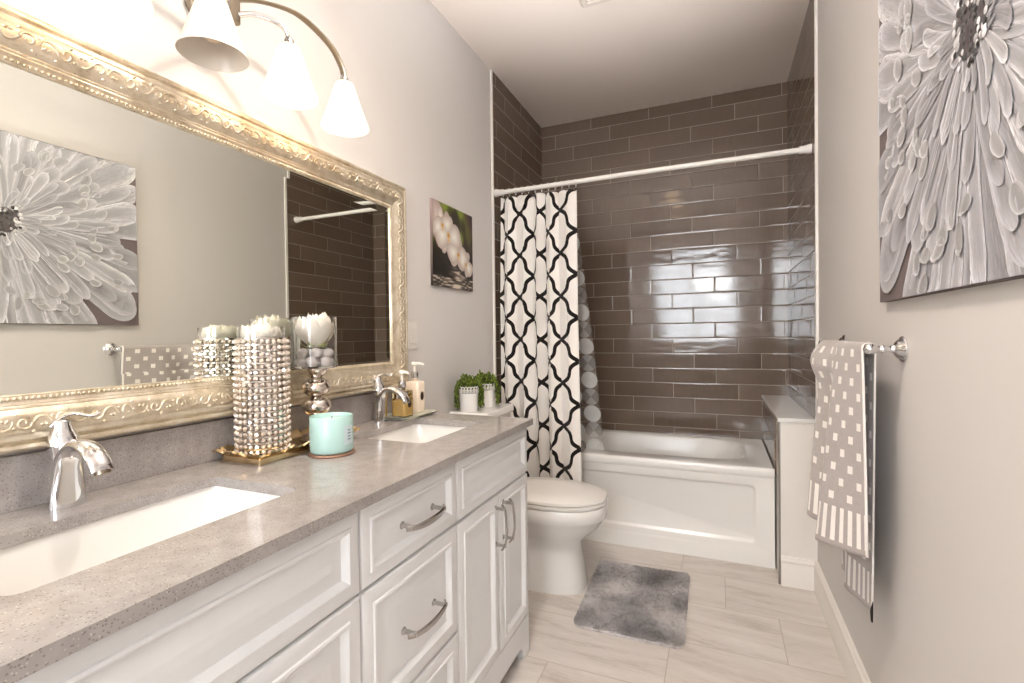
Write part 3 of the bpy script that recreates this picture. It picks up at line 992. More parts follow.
def orchid_print():
    y0, y1, z0, z1 = 1.922, 2.318, 1.422, 1.820
    xf = 0.013
    t = thing('orchid_print', 'small canvas print of white orchids over dark water beside the shower alcove', 'picture', (0, (y0+y1)/2, z0))
    def bgcol(a, b):
        n1 = noise.noise((a*3.6, b*2.2, 1.7))*1.5; n2 = noise.noise((a*6, b*4, 4.2))*1.5; n3 = noise.noise((a*5, b*40, 7.7))*1.6
        c = Vector((88, 72, 58))
        if b > 0.36:
            k = min(1, max(0, (b-0.38)*4))
            g = Vector((190, 202, 118)).lerp(Vector((138, 112, 116)), min(1, max(0, (a-0.72)*4+n1)))
            c = c.lerp(g, k*min(1, max(0.25, 1.0+n2)))
            if a < 0.34: c = c.lerp(Vector((216, 204, 202)), min(1, max(0, (b-0.5)*3))*(1-a/0.34))
        else:
            c = c.lerp(Vector((52, 40, 32)), min(1, (0.36-b)*6))
            wy = abs(a-0.60)
            lite = 0.0
            if b < 0.30: lite = max(0, 1-wy/0.34)*max(0, 0.75+n3)*min(1, (0.30-b)*14)
            if b < 0.13: lite = max(lite, 0.5+0.5*sin(b*150+4*n1+a*5)+n3*0.4)
            c = c.lerp(Vector((238, 231, 222)), min(1, max(0, lite)))
        return lin(tuple(max(0, min(255, v)) for v in c))
    bm = BM()
    vcol(bm)
    grid(bm, lambda a, b: (xf, y0+(y1-y0)*a, z0+(z1-z0)*b), 64, 64, 0, None, bgcol)
    cl = vcol(bm)
    n0 = len(bm.faces)
    box(bm, 0.0005, xf-0.0002, y0, y1, z0, z1)
    for f in list(bm.faces)[n0:]:
        c = f.calc_center_median()
        for lp in f.loops:
            a = (lp.vert.co.y-y0)/(y1-y0); b = (lp.vert.co.z-z0)/(z1-z0)
            lp[cl] = bgcol(a, b)
    def blob(a, b, ra, rb, rot, col, h, edge=None):
        n = 22
        cy_, cz_ = y0+(y1-y0)*a, z0+(z1-z0)*b
        c = bm.verts.new((xf+h+0.0006, cy_, cz_))
        rr = []
        for k in range(n):
            th = 2*PI*k/n
            q = 1+0.08*sin(3*th+a*20)
            u_, v_ = ra*q*cos(th), rb*q*sin(th)
            yy = cy_+u_*cos(rot)-v_*sin(rot); zz = cz_+u_*sin(rot)+v_*cos(rot)
            rr.append(bm.verts.new((xf+h, min(max(yy, y0+0.001), y1-0.001), min(max(zz, z0+0.001), z1-0.001))))
        for k in range(n):
            f = bm.faces.new((c, rr[k], rr[(k+1) % n]))
            for lp in f.loops: lp[cl] = lin(col if lp.vert == c or edge is None else edge)
    W_, E_ = (255, 252, 247), (222, 212, 208)
    def orchid(a, b, s, tilt):
        for k, (dx, ra, rb) in enumerate(((PI/2, 0.042, 0.027), (PI*1.28, 0.040, 0.024), (PI*1.72, 0.040, 0.024))):
            ang = dx+tilt
            blob(a+s*0.085*cos(ang), b+s*0.085*sin(ang), s*ra, s*rb, ang, W_, 0.0004, E_)
        for sgn in (-0.12, PI+0.12):
            ang = sgn+tilt
            blob(a+s*0.10*cos(ang), b+s*0.09*sin(ang), s*0.050, s*0.042, ang, (255, 254, 250), 0.0010, (226, 216, 210))
        blob(a, b-0.01, s*0.011, s*0.012, 0, (226, 190, 90), 0.0020, (240, 224, 190))
        blob(a, b-0.045*s, s*0.007, s*0.010, 0, (240, 210, 150), 0.0022, (246, 236, 214))
    blob(0.08, 0.84, 0.060, 0.070, 0.3, (240, 232, 228), 0.0002, (222, 210, 206))
    blob(0.02, 0.66, 0.040, 0.040, 0.3, (226, 216, 212), 0.0002, (190, 178, 172))
    for k in range(8):
        u_ = k/7
        blob(0.0+0.26*u_, 0.63-0.02*u_*u_, 0.014, 0.0035, -0.1, (60, 56, 36), 0.0003)
    orchid(0.22, 0.74, 1.15, 0.35)
    orchid(0.36, 0.64, 1.45, 0.10)
    orchid(0.60, 0.44, 1.25, -0.15)
    orchid(0.80, 0.34, 0.95, -0.45)
    obj('printed_canvas', bm, M['print_'], t, smooth=0, recalc=True)
orchid_print()

t = thing('light_switch', 'white rocker light switch between the mirror frame and the orchid print', 'light switch', (0, 1.765, 1.19))
bm = BM(); loft(bm, [[(x, p[0], p[1]) for p in rrect(1.732+i, 1.800-i, 1.131+i, 1.249-i, 0.006, 0)] for x, i in ((0.0005, 0), (0.004, 0), (0.006, 0.003))]); obj('plate', bm, M['plastic'], t, smooth=30)
bm = BM(); loft(bm, [[(x, p[0], p[1]) for p in rrect(1.749, 1.783, 1.157, 1.223, 0.003, 0)] for x in (0.005, 0.009)]); obj('rocker', bm, M['plastic'], t, smooth=30, bevel=0.001)

# ================================================================== THINGS ON THE COUNTER
# ---- tray
TX0, TX1, TY0, TY1 = 0.046, 0.182, 0.851, 1.180
t = thing('decorative_tray', 'antique gold tray with a wavy ornate rim under the crystal vase', 'tray', ((TX0+TX1)/2, (TY0+TY1)/2, CT))
bm = BM()
def wavy(ins, z, amp, ph=0.0):
    pts = []
    n = 40
    base_ = rrect(TX0+ins, TX1-ins, TY0+ins, TY1-ins, 0.006, z, 2)
    per = []
    for i in range(len(base_)):
        a = Vector(base_[i]); b = Vector(base_[(i+1) % len(base_)])
        k = max(1, int((b-a).length/0.006))
        for q in range(k):
            per.append(a.lerp(b, q/k))
    c = Vector(((TX0+TX1)/2, (TY0+TY1)/2, z))
    out = []
    s = 0
    for i, p in enumerate(per):
        if i: s += (p-per[i-1]).length
        w = amp*sin(s*2*PI/0.048+ph)
        d = (p-c).normalized()
        out.append(p+d*w*0.8+Vector((0, 0, w)))
    return out
base_rings = [(0.0, CT+0.0006, 0), (-0.001, CT+0.015, 0), (0.002, CT+0.017, 0), (-0.010, CT+0.022, 0.0025), (-0.017, CT+0.027, 0.0048), (-0.013, CT+0.031, 0.0046), (-0.004, CT+0.024, 0.002), (0.006, CT+0.016, 0.0), (0.010, CT+0.012, 0.0)]
k0 = None
rings = []
ref = None
for ins, z, amp in base_rings:
    # same sampling on every ring: scale a reference outline
    if ref is None:
        ref = wavy(0, 0, 0)
    cx_, cy_ = (TX0+TX1)/2, (TY0+TY1)/2
    fx = ((TX1-TX0)/2-ins)/((TX1-TX0)/2); fy = ((TY1-TY0)/2-ins)/((TY1-TY0)/2)
    out = []; s = 0
    for i, p in enumerate(ref):
        if i: s += (p-ref[i-1]).length
        w = amp*sin(s*2*PI/0.052)+amp*0.6*sin(s*2*PI/0.021+1)
        q = Vector((cx_+(p.x-cx_)*fx, cy_+(p.y-cy_)*fy, z))
        d = (q-Vector((cx_, cy_, z))).normalized()
        out.append(q+d*w+Vector((0, 0, w*0.9)))
    rings.append(out)
loft(bm, rings)
rim = obj('tray_body', bm, M['tray_gold'], t, smooth=50)
TZ = CT+0.0125
# ---- petals for the two artificial flowers
def flower_head(bm, c, r, h, seed):
    """a full, ragged peony: rings of wide cupped petals"""
    rnd = random.Random(seed)
    c = Vector(c)
    for layer, (n, rr, hh) in enumerate(((6, 1.0, 0.90), (7, 0.86, 1.0), (6, 0.64, 1.02), (5, 0.42, 1.0), (4, 0.2, 0.96))):
        for k in range(n):
            ang = 2*PI*(k+0.5*(layer % 2)+rnd.uniform(-0.2, 0.2))/n
            hgt = h*hh*rnd.uniform(0.84, 1.06)
            span = 2*PI/n*0.62*rnd.uniform(0.85, 1.1)
            jag = [rnd.uniform(-0.07, 0.07) for _ in range(9)]
            tilt = rnd.uniform(-0.08, 0.10)
            def fn(u, v):
                q = -1+2*u
                wv = sin(PI*min(1.0, 0.10+v*0.66))**0.6
                rad = r*rr*(0.22+0.78*sin(PI/2*min(1, v*1.55)))+tilt*r*max(0, v-0.5)*2-0.05*r*max(0, v-0.8)*5
                rad -= 0.07*r*q*q
                top = 1-0.10*q*q+(jag[int(round(u*8))] if v > 0.92 else 0)
                a_ = ang+q*span*wv
                return c+Vector((rad*cos(a_), rad*sin(a_), hgt*v*top))
            grid(bm, fn, 8, 8)
def sprig(bm, c, r, mi):
    for k in range(5):
        a = 2*PI*k/5
        p0 = Vector(c); p1 = p0+Vector((cos(a)*r*0.6, sin(a)*r*0.6, -r*0.10)); p2 = p0+Vector((cos(a)*r, sin(a)*r, r*0.18))
        tube(bm, [p0, p1, p2], [0.003, 0.006, 0.001], 6, mi, flat=(1.3, 0.35), up=(0, 0, 1))
# ---- crystal vase
VX, VY, VR = 0.106, 0.926, 0.0655
t = thing('crystal_vase', 'tall cylinder vase wrapped in rows of crystal beads, on the gold tray', 'vase', (VX, VY, TZ))
bm = BM(); lathe(bm, [(0, 0.0006), (VR-0.008, 0.0006), (VR-0.008, 0.330), (VR-0.0105, 0.330), (VR-0.0105, 0.006), (0, 0.006)], (VX, VY, TZ), seg=40)
obj('glass_cylinder', bm, M['glass'], t, smooth=40)
bm = BM()
NR, NC = 19, 27
rs = random.Random(4)
hz = 0.297/NR
for i in range(NR):
    z = TZ+0.002+hz*(i+0.5)
    for k in range(NC):
        a = 2*PI*k/NC
        n = Vector((cos(a), sin(a), 0)); s_ = Vector((-sin(a), cos(a), 0)); up = Vector((0, 0, 1))
        c = Vector((VX, VY, z))+n*(VR-0.002)
        # faceted stone: table, crown, girdle
        rg = 0.0060
        n = (n+Vector((rs.uniform(-.3,.3), rs.uniform(-.3,.3), rs.uniform(-.3,.3)))).normalized(); s_ = up.cross(n).normalized(); up = n.cross(s_)
        g = [bm.verts.new(c+s_*(rg*cos(PI/8+PI/4*q))+up*(rg*sin(PI/8+PI/4*q))-n*0.002) for q in range(8)]
        g2 = [bm.verts.new(c+s_*(rg*cos(PI/8+PI/4*q))+up*(rg*sin(PI/8+PI/4*q))) for q in range(8)]
        tb = [bm.verts.new(c+s_*(rg*0.52*cos(PI/4*q))+up*(rg*0.52*sin(PI/4*q))+n*0.0042) for q in range(8)]
        for q in range(8):
            p_ = (q+1) % 8
            bm.faces.new((g[q], g[p_], g2[p_], g2[q])); bm.faces.new((g2[q], tb[p_], tb[q])); bm.faces.new((g2[q], g2[p_], tb[p_]))
        bm.faces.new(tb)
    # setting wire under each row
    lathe(bm, [(VR-0.0072, -0.0016), (VR-0.003, -0.0016), (VR-0.003, 0.0016), (VR-0.0072, 0.0016)], (VX, VY, z+hz/2), seg=48, mi=1, closed=True)
obj('crystal_sleeve', bm, [M['rhine'], M['silver']], t, smooth=0)
bm = BM(); flower_head(bm, (VX, VY, TZ+0.272), 0.050, 0.064, 3)
o = obj('artificial_flower', bm, M['petal'], base=(VX, VY, TZ+0.272), smooth=70, recalc=False); tag(o, 'ivory artificial flower in the top of the crystal bead vase', 'flower')
# ---- mercury glass pedestal
HX, HY = 0.118, 1.100
t = thing('pedestal_candle_holder', 'silver ball-stem pedestal holder with a clear glass cup, beside the crystal vase', 'candle holder', (HX, HY, TZ))
bm = BM()
lathe(bm, [(0, 0.0006), (0.046, 0.0006), (0.047, 0.006), (0.040, 0.012), (0.020, 0.020), (0.014, 0.030), (0.022, 0.040), (0.025, 0.050), (0.021, 0.060), (0.013, 0.067), (0.020, 0.070), (0.036, 0.080), (0.043, 0.096), (0.038, 0.112), (0.022, 0.122),
           (0.014, 0.125), (0.022, 0.129), (0.036, 0.138), (0.041, 0.153), (0.036, 0.168), (0.022, 0.178), (0.017, 0.182), (0.023, 0.186), (0.030, 0.194), (0.037, 0.206), (0.037, 0.210), (0, 0.210)], (HX, HY, TZ), seg=40)
obj('stem', bm, M['silver'], t, smooth=60)
GZ = TZ+0.2108
bm = BM(); lathe(bm, [(0, 0.0), (0.060, 0.0), (0.0615, 0.003), (0.0615, 0.149), (0.0590, 0.149), (0.0590, 0.006), (0, 0.006)], (HX, HY, GZ), seg=48)
obj('glass_cup', bm, M['glass'], t, smooth=40)
rnd = random.Random(11)
npb = 0
for lay, (zz, spots_) in enumerate(((0.021, [(0.038, k*PI/3) for k in range(6)]+[(0.0, 0)]), (0.047, [(0.036, k*2*PI/5+0.5) for k in range(5)]+[(0.0, 0.4)]))):
    for r_, a in spots_:
        bm = BM()
        x_, y_ = HX+r_*cos(a), HY+r_*sin(a)
        R_ = 0.0165
        ball(bm, (x_, y_, GZ+zz), R_, 14, 9, sq=(rnd.uniform(0.95, 1.1), rnd.uniform(0.95, 1.1), rnd.uniform(0.78, 0.95)))
        for v in bm.verts:
            v.co += (v.co-Vector((x_, y_, GZ+zz)))*0.10*noise.noise(v.co*55+Vector((npb, 0, 0)))
        o = obj('pebble', bm, M['pebble'], base=(x_, y_, GZ+zz-0.014), smooth=80)
        tag(o, 'white rounded pebble inside the clear glass cup under the flower', 'pebble', 'white pebbles in the glass cup')
        npb += 1
bm = BM(); flower_head(bm, (HX, HY, GZ+0.064), 0.0555, 0.092, 8); sprig(bm, (HX, HY, GZ+0.070), 0.042, 1)
o = obj('artificial_flower', bm, [M['petal'], M['petal_green']], base=(HX, HY, GZ+0.064), smooth=70, recalc=False); tag(o, 'white artificial flower lying on pebbles in the glass pedestal cup', 'flower')
# ---- mint candle on a coaster
CX_, CY_ = 0.257, 1.013
bm = BM(); lathe(bm, [(0, 0.0006), (0.058, 0.0006), (0.060, 0.003), (0.058, 0.0065), (0, 0.0065)], (CX_, CY_, CT), seg=40)
o = obj('coaster', bm, M['copper'], base=(CX_, CY_, CT), smooth=50); tag(o, 'thin round copper coaster under the mint candle', 'coaster')
CZ = CT+0.0072
t = thing('scented_candle', 'mint green jar candle standing in front of the gold tray', 'candle', (CX_, CY_, CZ))
bm = BM(); lathe(bm, [(0, 0.0), (0.050, 0.0), (0.0545, 0.004), (0.0555, 0.010), (0.0555, 0.094), (0.054, 0.096), (0.0525, 0.094), (0.0525, 0.080), (0, 0.080)], (CX_, CY_, CZ), seg=48)
obj('jar', bm, M['mint'], t, smooth=45)
bm = BM(); lathe(bm, [(0, 0.0815), (0.050, 0.0812), (0.052, 0.082), (0.0, 0.0835)], (CX_, CY_, CZ), seg=32); obj('wax', bm, M['wax'], t)
bm = BM(); tube(bm, [(CX_, CY_, CZ+0.082), (CX_+0.001, CY_, CZ+0.090), (CX_+0.003, CY_, CZ+0.094)], 0.001, 6); obj('wick', bm, M['dark'], t)
bm = BM()
def lab(a0, a1, z0, z1, r, mi):
    grid(bm, lambda u, v: (CX_+r*cos(a0+(a1-a0)*u), CY_+r*sin(a0+(a1-a0)*u), CZ+z0+(z1-z0)*v), 10, 1, mi)
LA = math.atan2(-0.9, 0.9)+0.55
lab(LA, LA+0.62, 0.022, 0.072, 0.0558, 0)
for k in range(4): lab(LA+0.20, LA+0.42-0.04*(k % 2), 0.034+k*0.008, 0.0375+k*0.008, 0.0561, 1)
obj('label', bm, [M['lab_white'], M['lab_grey']], t, smooth=60, recalc=False)
# ---- soap dish and dispensers
bm = BM()
DX0, DX1, DY0, DY1 = 0.028, 0.172, 1.493, 1.697
loft(bm, [rrect(DX0+0.012, DX1-0.012, DY0+0.012, DY1-0.012, 0.008, CT+0.0006), rrect(DX0+0.010, DX1-0.010, DY0+0.010, DY1-0.010, 0.008, CT+0.004), rrect(DX0, DX1, DY0, DY1, 0.010, CT+0.010), rrect(DX0, DX1, DY0, DY1, 0.010, CT+0.0125),
          rrect(DX0+0.014, DX1-0.014, DY0+0.014, DY1-0.014, 0.008, CT+0.007)])
o = obj('soap_dish', bm, M['dish'], base=((DX0+DX1)/2, (DY0+DY1)/2, CT), smooth=40); tag(o, 'rectangular pale green glass tray under the two soap pumps', 'tray')
def dispenser(x, y, w, d, h, body, fill, label, rot):
    z = CT+0.0080
    t = thing('soap_dispenser', label, 'soap dispenser', (x, y, z))
    bm = BM()
    lathe_r = [(1.0, 0.0), (1.0, 0.95), (0.93, 0.985), (0.55, 1.0), (0.30, 1.02), (0.28, 1.13)]
    R = []
    for f, hh in lathe_r:
        R.append(rrect(x-w/2*f, x+w/2*f, y-d/2*f, y+d/2*f, 0.010*f+0.003*(f < 0.6), z+h*hh, 5))
    loft(bm, R)
    obj('bottle', bm, body, t, smooth=45)
    if fill:
        bm = BM(); loft(bm, [rrect(x-w/2*f, x+w/2*f, y-d/2*f, y+d/2*f, 0.009, z+h*hh, 5) for f, hh in ((0.9, 0.04), (0.9, 0.60))]); obj('liquid_soap', bm, fill, t, smooth=45)
    bm = BM(); lathe(bm, [(0.0145, 1.10*h), (0.0150, 1.10*h+0.004), (0.0145, 1.10*h+0.024), (0.006, 1.10*h+0.027), (0.006, 1.10*h), (0.0145, 1.10*h)], (x, y, z), seg=20); pc = obj('pump_collar', bm, M['chrome'], t)
    zt = z+1.10*h+0.026
    bm = BM(); lathe(bm, [(0, 0), (0.0055, 0), (0.005, 0.022), (0.012, 0.026), (0.013, 0.034), (0.010, 0.038), (0, 0.038)], (x, y, zt), seg=16)
    tube(bm, [(x, y, zt+0.031), (x+0.022*cos(rot), y+0.022*sin(rot), zt+0.032), (x+0.040*cos(rot), y+0.040*sin(rot), zt+0.027)], [0.006, 0.005, 0.0035], 8)
    obj('pump_head', bm, M['pump'], t, smooth=50)
    bm = BM()
    n = 20
    for face in (0,):
        rr = [bm.verts.new((x+w/2+0.0006, y+0.012*cos(2*PI*k/n), z+h*0.52+0.018*sin(2*PI*k/n))) for k in range(n)]
        bm.faces.new(rr)
    e = obj('label', bm, M['lab_dark'], t, smooth=0)
    e['label'] = 'dark oval label'
    return t
dispenser(0.104, 1.546, 0.064, 0.060, 0.100, M['glass'], M['soap_amber'], 'clear pump bottle half full of amber soap, beside the far faucet', -0.2)
dispenser(0.084, 1.660, 0.066, 0.054, 0.124, M['soap_white'], None, 'ivory lotion pump bottle standing behind the amber soap', 0.2)

# ================================================================== TOILET
TYC = 2.225
t = thing('toilet', 'white two-piece toilet with closed lid between vanity and tub', 'toilet', (0.40, TYC, 0))
def egg(cx, hl, hw, z, n=40, front=1.0, back=0.80, ex=2.25):
    out = []
    for k in range(n):
        a = 2*PI*k/n
        ca, sa = cos(a), sin(a)
        e_ = 2/ex
        x_ = math.copysign(abs(ca)**e_, ca); y_ = math.copysign(abs(sa)**e_, sa)
        L = hl*(front if ca > 0 else back)
        out.append((cx+L*x_, TYC+hw*y_, z))
    return out
bm = BM()
loft(bm, [egg(0.40, 0.238, 0.128, 0.0005, ex=3.2, back=1.0), egg(0.40, 0.236, 0.127, 0.02, ex=3.2, back=1.0), egg(0.40, 0.225, 0.122, 0.10, ex=3.0, back=1.0), egg(0.40, 0.214, 0.117, 0.18, ex=2.7, back=1.0),
          egg(0.405, 0.218, 0.119, 0.225, ex=2.5, back=1.0), egg(0.42, 0.240, 0.138, 0.255, ex=2.4, back=1.0), egg(0.435, 0.268, 0.165, 0.295, ex=2.3, back=0.95), egg(0.445, 0.282, 0.180, 0.335, ex=2.3, back=0.92),
          egg(0.448, 0.286, 0.186, 0.342, ex=2.3, back=0.92), egg(0.448, 0.288, 0.188, 0.392, ex=2.3, back=0.92), egg(0.448, 0.284, 0.184, 0.399, ex=2.3, back=0.92)])
obj('bowl', bm, M['porcelain'], t, smooth=50)
bm = BM()
loft(bm, [egg(0.450, 0.283, 0.183, 0.4015, back=0.86), egg(0.450, 0.287, 0.187, 0.405, back=0.86), egg(0.450, 0.287, 0.187, 0.416, back=0.86), egg(0.450, 0.282, 0.182, 0.4195, back=0.86)])
obj('seat', bm, M['acrylic'], t, smooth=50)
bm = BM()
loft(bm, [egg(0.450, 0.282, 0.183, 0.4225, back=0.86), egg(0.450, 0.288, 0.188, 0.427, back=0.86), egg(0.450, 0.286, 0.187, 0.438, back=0.86), egg(0.450, 0.262, 0.172, 0.4455, back=0.86), egg(0.450, 0.15, 0.10, 0.449, back=0.86)])
obj('lid', bm, M['acrylic'], t, smooth=50)
bm = BM()
loft(bm, [rrect(0.03, 0.195, TYC-0.165, TYC+0.135, 0.03, 0.36, 6), rrect(0.022, 0.200, TYC-0.175, TYC+0.145, 0.03, 0.40, 6), rrect(0.015, 0.208, TYC-0.182, TYC+0.152, 0.03, 0.785, 6)])
obj('tank', bm, M['porcelain'], t, smooth=40)
LZ = 0.822
bm = BM()
loft(bm, [rrect(0.012, 0.216, TYC-0.190, TYC+0.160, 0.03, 0.7855, 6), rrect(0.010, 0.220, TYC-0.195, TYC+0.165, 0.03, 0.790, 6), rrect(0.010, 0.220, TYC-0.195, TYC+0.165, 0.03, LZ-0.008, 6), rrect(0.016, 0.214, TYC-0.189, TYC+0.159, 0.03, LZ, 6)])
obj('tank_lid', bm, M['porcelain'], t, smooth=40)
bm = BM()
lathe(bm, [(0, 0), (0.014, 0), (0.014, 0.012), (0, 0.012)], (0.206, TYC-0.12, 0.70), axis=(1, 0, 0), seg=16)
tube(bm, [(0.220, TYC-0.12, 0.70), (0.226, TYC-0.08, 0.698), (0.226, TYC-0.04, 0.692)], 0.006, 8)
obj('flush_lever', bm, M['chrome'], t, smooth=50)
bm = BM(); box(bm, 0.06, 0.26, TYC-0.10, TYC+0.10, 0.30, 0.3995); obj('bowl_shelf', bm, M['porcelain'], t, smooth=0, bevel=0.01)

# ---- pots on the tank lid
def pot_plant(x, y, r, h, label, seed, strands, reach):
    rnd = random.Random(seed)
    z = LZ+0.0008
    t = thing('potted_plant', label, 'plant', (x, y, z), 'trailing plants in white lace-rim pots')
    bm = BM()
    N = 48
    lathe(bm, [(0, 0), (r*0.86, 0), (r*0.88, 0.003), (r*0.96, h*0.72), (r*0.92, h*0.72), (r*0.84, 0.006), (0, 0.006)], (x, y, z), seg=N)
    # pierced lace border: posts, arches and scallops
    zb = z+h*0.72
    nl = 18
    rr = r*0.965
    for k in range(nl):
        a = 2*PI*k/nl
        def P_(da, zz, a=a): return (x+rr*cos(a+da), y+rr*sin(a+da), zb+zz)
        w = 2*PI/nl
        tube(bm, [P_(-w/2, -0.001), P_(-w/2, h*0.10), P_(-w/2, h*0.16)], 0.0021, 5)
        arc = [P_(w*0.5*cos(PI*(1-q/8)), h*0.15+h*0.11*sin(PI*q/8)) for q in range(9)]
        tube(bm, arc, 0.0023, 5)
        ringp = [P_(w*0.22*cos(2*PI*q/8), h*0.09+h*0.065*sin(2*PI*q/8)) for q in range(9)]
        tube(bm, ringp, 0.0016, 4, caps=False)
    lathe(bm, [(rr-0.002, h*0.135), (rr+0.002, h*0.135), (rr+0.002, h*0.155), (rr-0.002, h*0.155)], (x, y, zb), seg=N, closed=True)
    obj('pot', bm, M['pot'], t, smooth=50)
    bm = BM(); lathe(bm, [(0, h*0.60), (r*0.88, h*0.60), (r*0.88, h*0.66), (0, h*0.70)], (x, y, z), seg=24); obj('soil', bm, M['soil'], t)
    bm = BM(); cl = vcol(bm)
    def bead(p, s, col):
        n0 = len(bm.faces)
        ball(bm, p, s, 5, 3, sq=(1, 1, 1.25))
        bm.faces.ensure_lookup_table()
        for f in bm.faces[n0:]:
            for lp in f.loops: lp[cl] = col
    for k in range(strands):
        a = rnd.uniform(0, 2*PI)
        r0 = r*rnd.uniform(0.1, 0.85)
        ht = h*rnd.uniform(0.16, 0.40)
        p0 = Vector((x+r0*cos(a), y+r0*sin(a), z+h*0.67))
        facing = cos(a-math.radians(-62)) > 0.62      # the side turned to the room carries few trails
        trail = rnd.random() < (0.0 if facing else 0.55)
        if trail:
            out_ = r+rnd.uniform(0.008, reach)
            p1 = Vector((x+(r0+out_)*0.5*cos(a), y+(r0+out_)*0.5*sin(a), z+h+ht*0.5))
            dr = rnd.uniform(0.15, 0.80)*h
            p2 = Vector((x+out_*cos(a), y+out_*sin(a), z+h*0.92))
            p3 = Vector((x+(out_+0.004)*cos(a), y+(out_+0.004)*sin(a), max(z+0.012, z+h*0.92-dr)))
            pts = smooth_path([p0, p1, p2, p3], 14)
        else:
            p1 = p0+Vector((rnd.uniform(-0.01, 0.01), rnd.uniform(-0.01, 0.01), h*0.33+ht*0.3))
            p2 = p1+Vector((0.022*cos(a)*rnd.random(), 0.022*sin(a)*rnd.random(), ht*rnd.uniform(0.2, 0.9)))
            pts = smooth_path([p0, p1, p2], 9)
        g = rnd.uniform(0.75, 1.15)
        cst = lin(tuple(min(255, v*g) for v in (120, 146, 62)))
        n0 = len(bm.faces)
        tube(bm, pts, 0.0010, 4)
        bm.faces.ensure_lookup_table()
        for f in bm.faces[n0:]:
            for lp in f.loops: lp[cl] = cst
        for p in pts[2:]:
            for q in range(3):
                g = rnd.uniform(0.7, 1.25)
                col = lin(tuple(min(255, v*g) for v in (160, 172, 88)))
                bead(p+Vector((rnd.uniform(-1, 1), rnd.uniform(-1, 1), rnd.uniform(-1, 1)))*0.0055, rnd.uniform(0.0024, 0.0040), col)
    obj('foliage', bm, M['leaf'], t, smooth=80, recalc=False)
    return t
pot_plant(0.104, 2.085, 0.048, 0.122, 'trailing green plant in the nearer white lace-rim pot on the toilet tank', 21, 150, 0.018)
pot_plant(0.124, 2.232, 0.047, 0.122, 'trailing green plant in the white lace-rim pot beside the patterned curtain', 22, 170, 0.020)

# ================================================================== BATHTUB
RZ = 0.502
tb = thing('bathtub', 'white alcove bathtub with a recessed front panel', 'bathtub', (0.74, 3.10, 0))
X0, X1 = TT+0.001, KX-0.009
YE = YB-TT-0.001
bm = BM()
ix0, ix1, iy0, iy1 = X0+0.11, X1-0.115, YT+0.105, YE-0.075
def sup(ins, z, ex=5.0, shr=0.0, n=64, tail=0.0):
    cx_, cy_ = (ix0+ix1)/2, (iy0+iy1)/2
    hl, hw = (ix1-ix0)/2-ins, (iy1-iy0)/2-ins*0.8
    out = []
    for k in range(n):
        a = 2*PI*k/n+PI/4
        ca, sa = cos(a), sin(a)
        e_ = 2/ex
        x_ = math.copysign(abs(ca)**e_, ca)*hl; y_ = math.copysign(abs(sa)**e_, sa)*hw
        if x_ > 0: x_ -= tail*(x_/hl)
        out.append((cx_+x_, cy_+y_, z))
    return out
outer = []
n = 64
for k in range(n):
    a = 2*PI*k/n+PI/4
    ca, sa = cos(a), sin(a)
    m_ = max(abs(ca), abs(sa))
    outer.append(((X0+X1)/2+ca/m_*(X1-X0)/2, (YT+YE)/2+sa/m_*(YE-YT)/2, RZ))
def lower(r, z): return [(p[0], p[1], z) for p in r]
loft(bm, [lower(outer, RZ-0.035), lower(outer, RZ-0.006), [(p[0]+(0.74-p[0])*0.006, p[1]+(3.1-p[1])*0.012, RZ) for p in outer], sup(-0.006, RZ+0.0005), sup(0.004, RZ-0.004), sup(0.012, RZ-0.02), sup(0.035, RZ-0.14, 4.5, tail=0.03), sup(0.06, RZ-0.26, 4, tail=0.08),
          sup(0.09, RZ-0.33, 3.6, tail=0.12), sup(0.14, RZ-0.36, 3.2, tail=0.15)], caps=(False, True))
obj('tub_shell', bm, M['acrylic'], tb, smooth=40, recalc=False)
bm = BM()
yf = YT
px0, px1, pz0, pz1 = 0.075, 1.392, 0.112, 0.412
def ar(i, y, r): return [(p[0], y, p[1]) for p in rrect(px0+i, px1-i, pz0+i, pz1-i, r, 0, 6)]
# face plate around the recess (outer rect matched to the rounded inner loop)
inner = ar(0, yf, 0.03)
outr = []
for p in inner:
    cx_, cz_ = (px0+px1)/2, (pz0+pz1)/2
    dx, dz = p[0]-cx_, p[2]-cz_
    outr.append((X1 if dx > (px1-px0)/2-0.031 else (X0 if dx < -(px1-px0)/2+0.031 else p[0]), yf, (RZ-0.034) if dz > (pz1-pz0)/2-0.031 else (0.0005 if dz < -(pz1-pz0)/2+0.031 else p[2])))
outr2 = [(p[0], yf+0.03, p[2]) for p in outr]
loft(bm, [outr2, outr, inner, ar(0.004, yf+0.002, 0.028), ar(0.012, yf+0.012, 0.022), ar(0.016, yf+0.014, 0.02)], caps=(False, True))
# rolled lip under the rim and the flared toe
ap = obj('apron', bm, M['acrylic'], tb, smooth=35)
bm = BM()
pr = [(0.0, 0.0008), (-0.004, 0.0008), (-0.004, 0.066), (-0.002, 0.076), (0.0, 0.084)]
loft(bm, [[(x_, yf+d_-0.0004, z_) for d_, z_ in pr] for x_ in (X0, X1)])
obj('toe_flare', bm, M['acrylic'], tb, smooth=35)
bm = BM()
pr = [(0.0, RZ-0.050), (-0.003, RZ-0.046), (-0.006, RZ-0.038), (-0.0075, RZ-0.02), (-0.006, RZ-0.006), (-0.002, RZ-0.0008), (0.004, RZ-0.0002), (0.004, RZ-0.05)]
loft(bm, [[(x_, yf+d_-0.0004, z_) for d_, z_ in pr] for x_ in (X0, X1)])
obj('rim_lip', bm, M['acrylic'], tb, smooth=60)

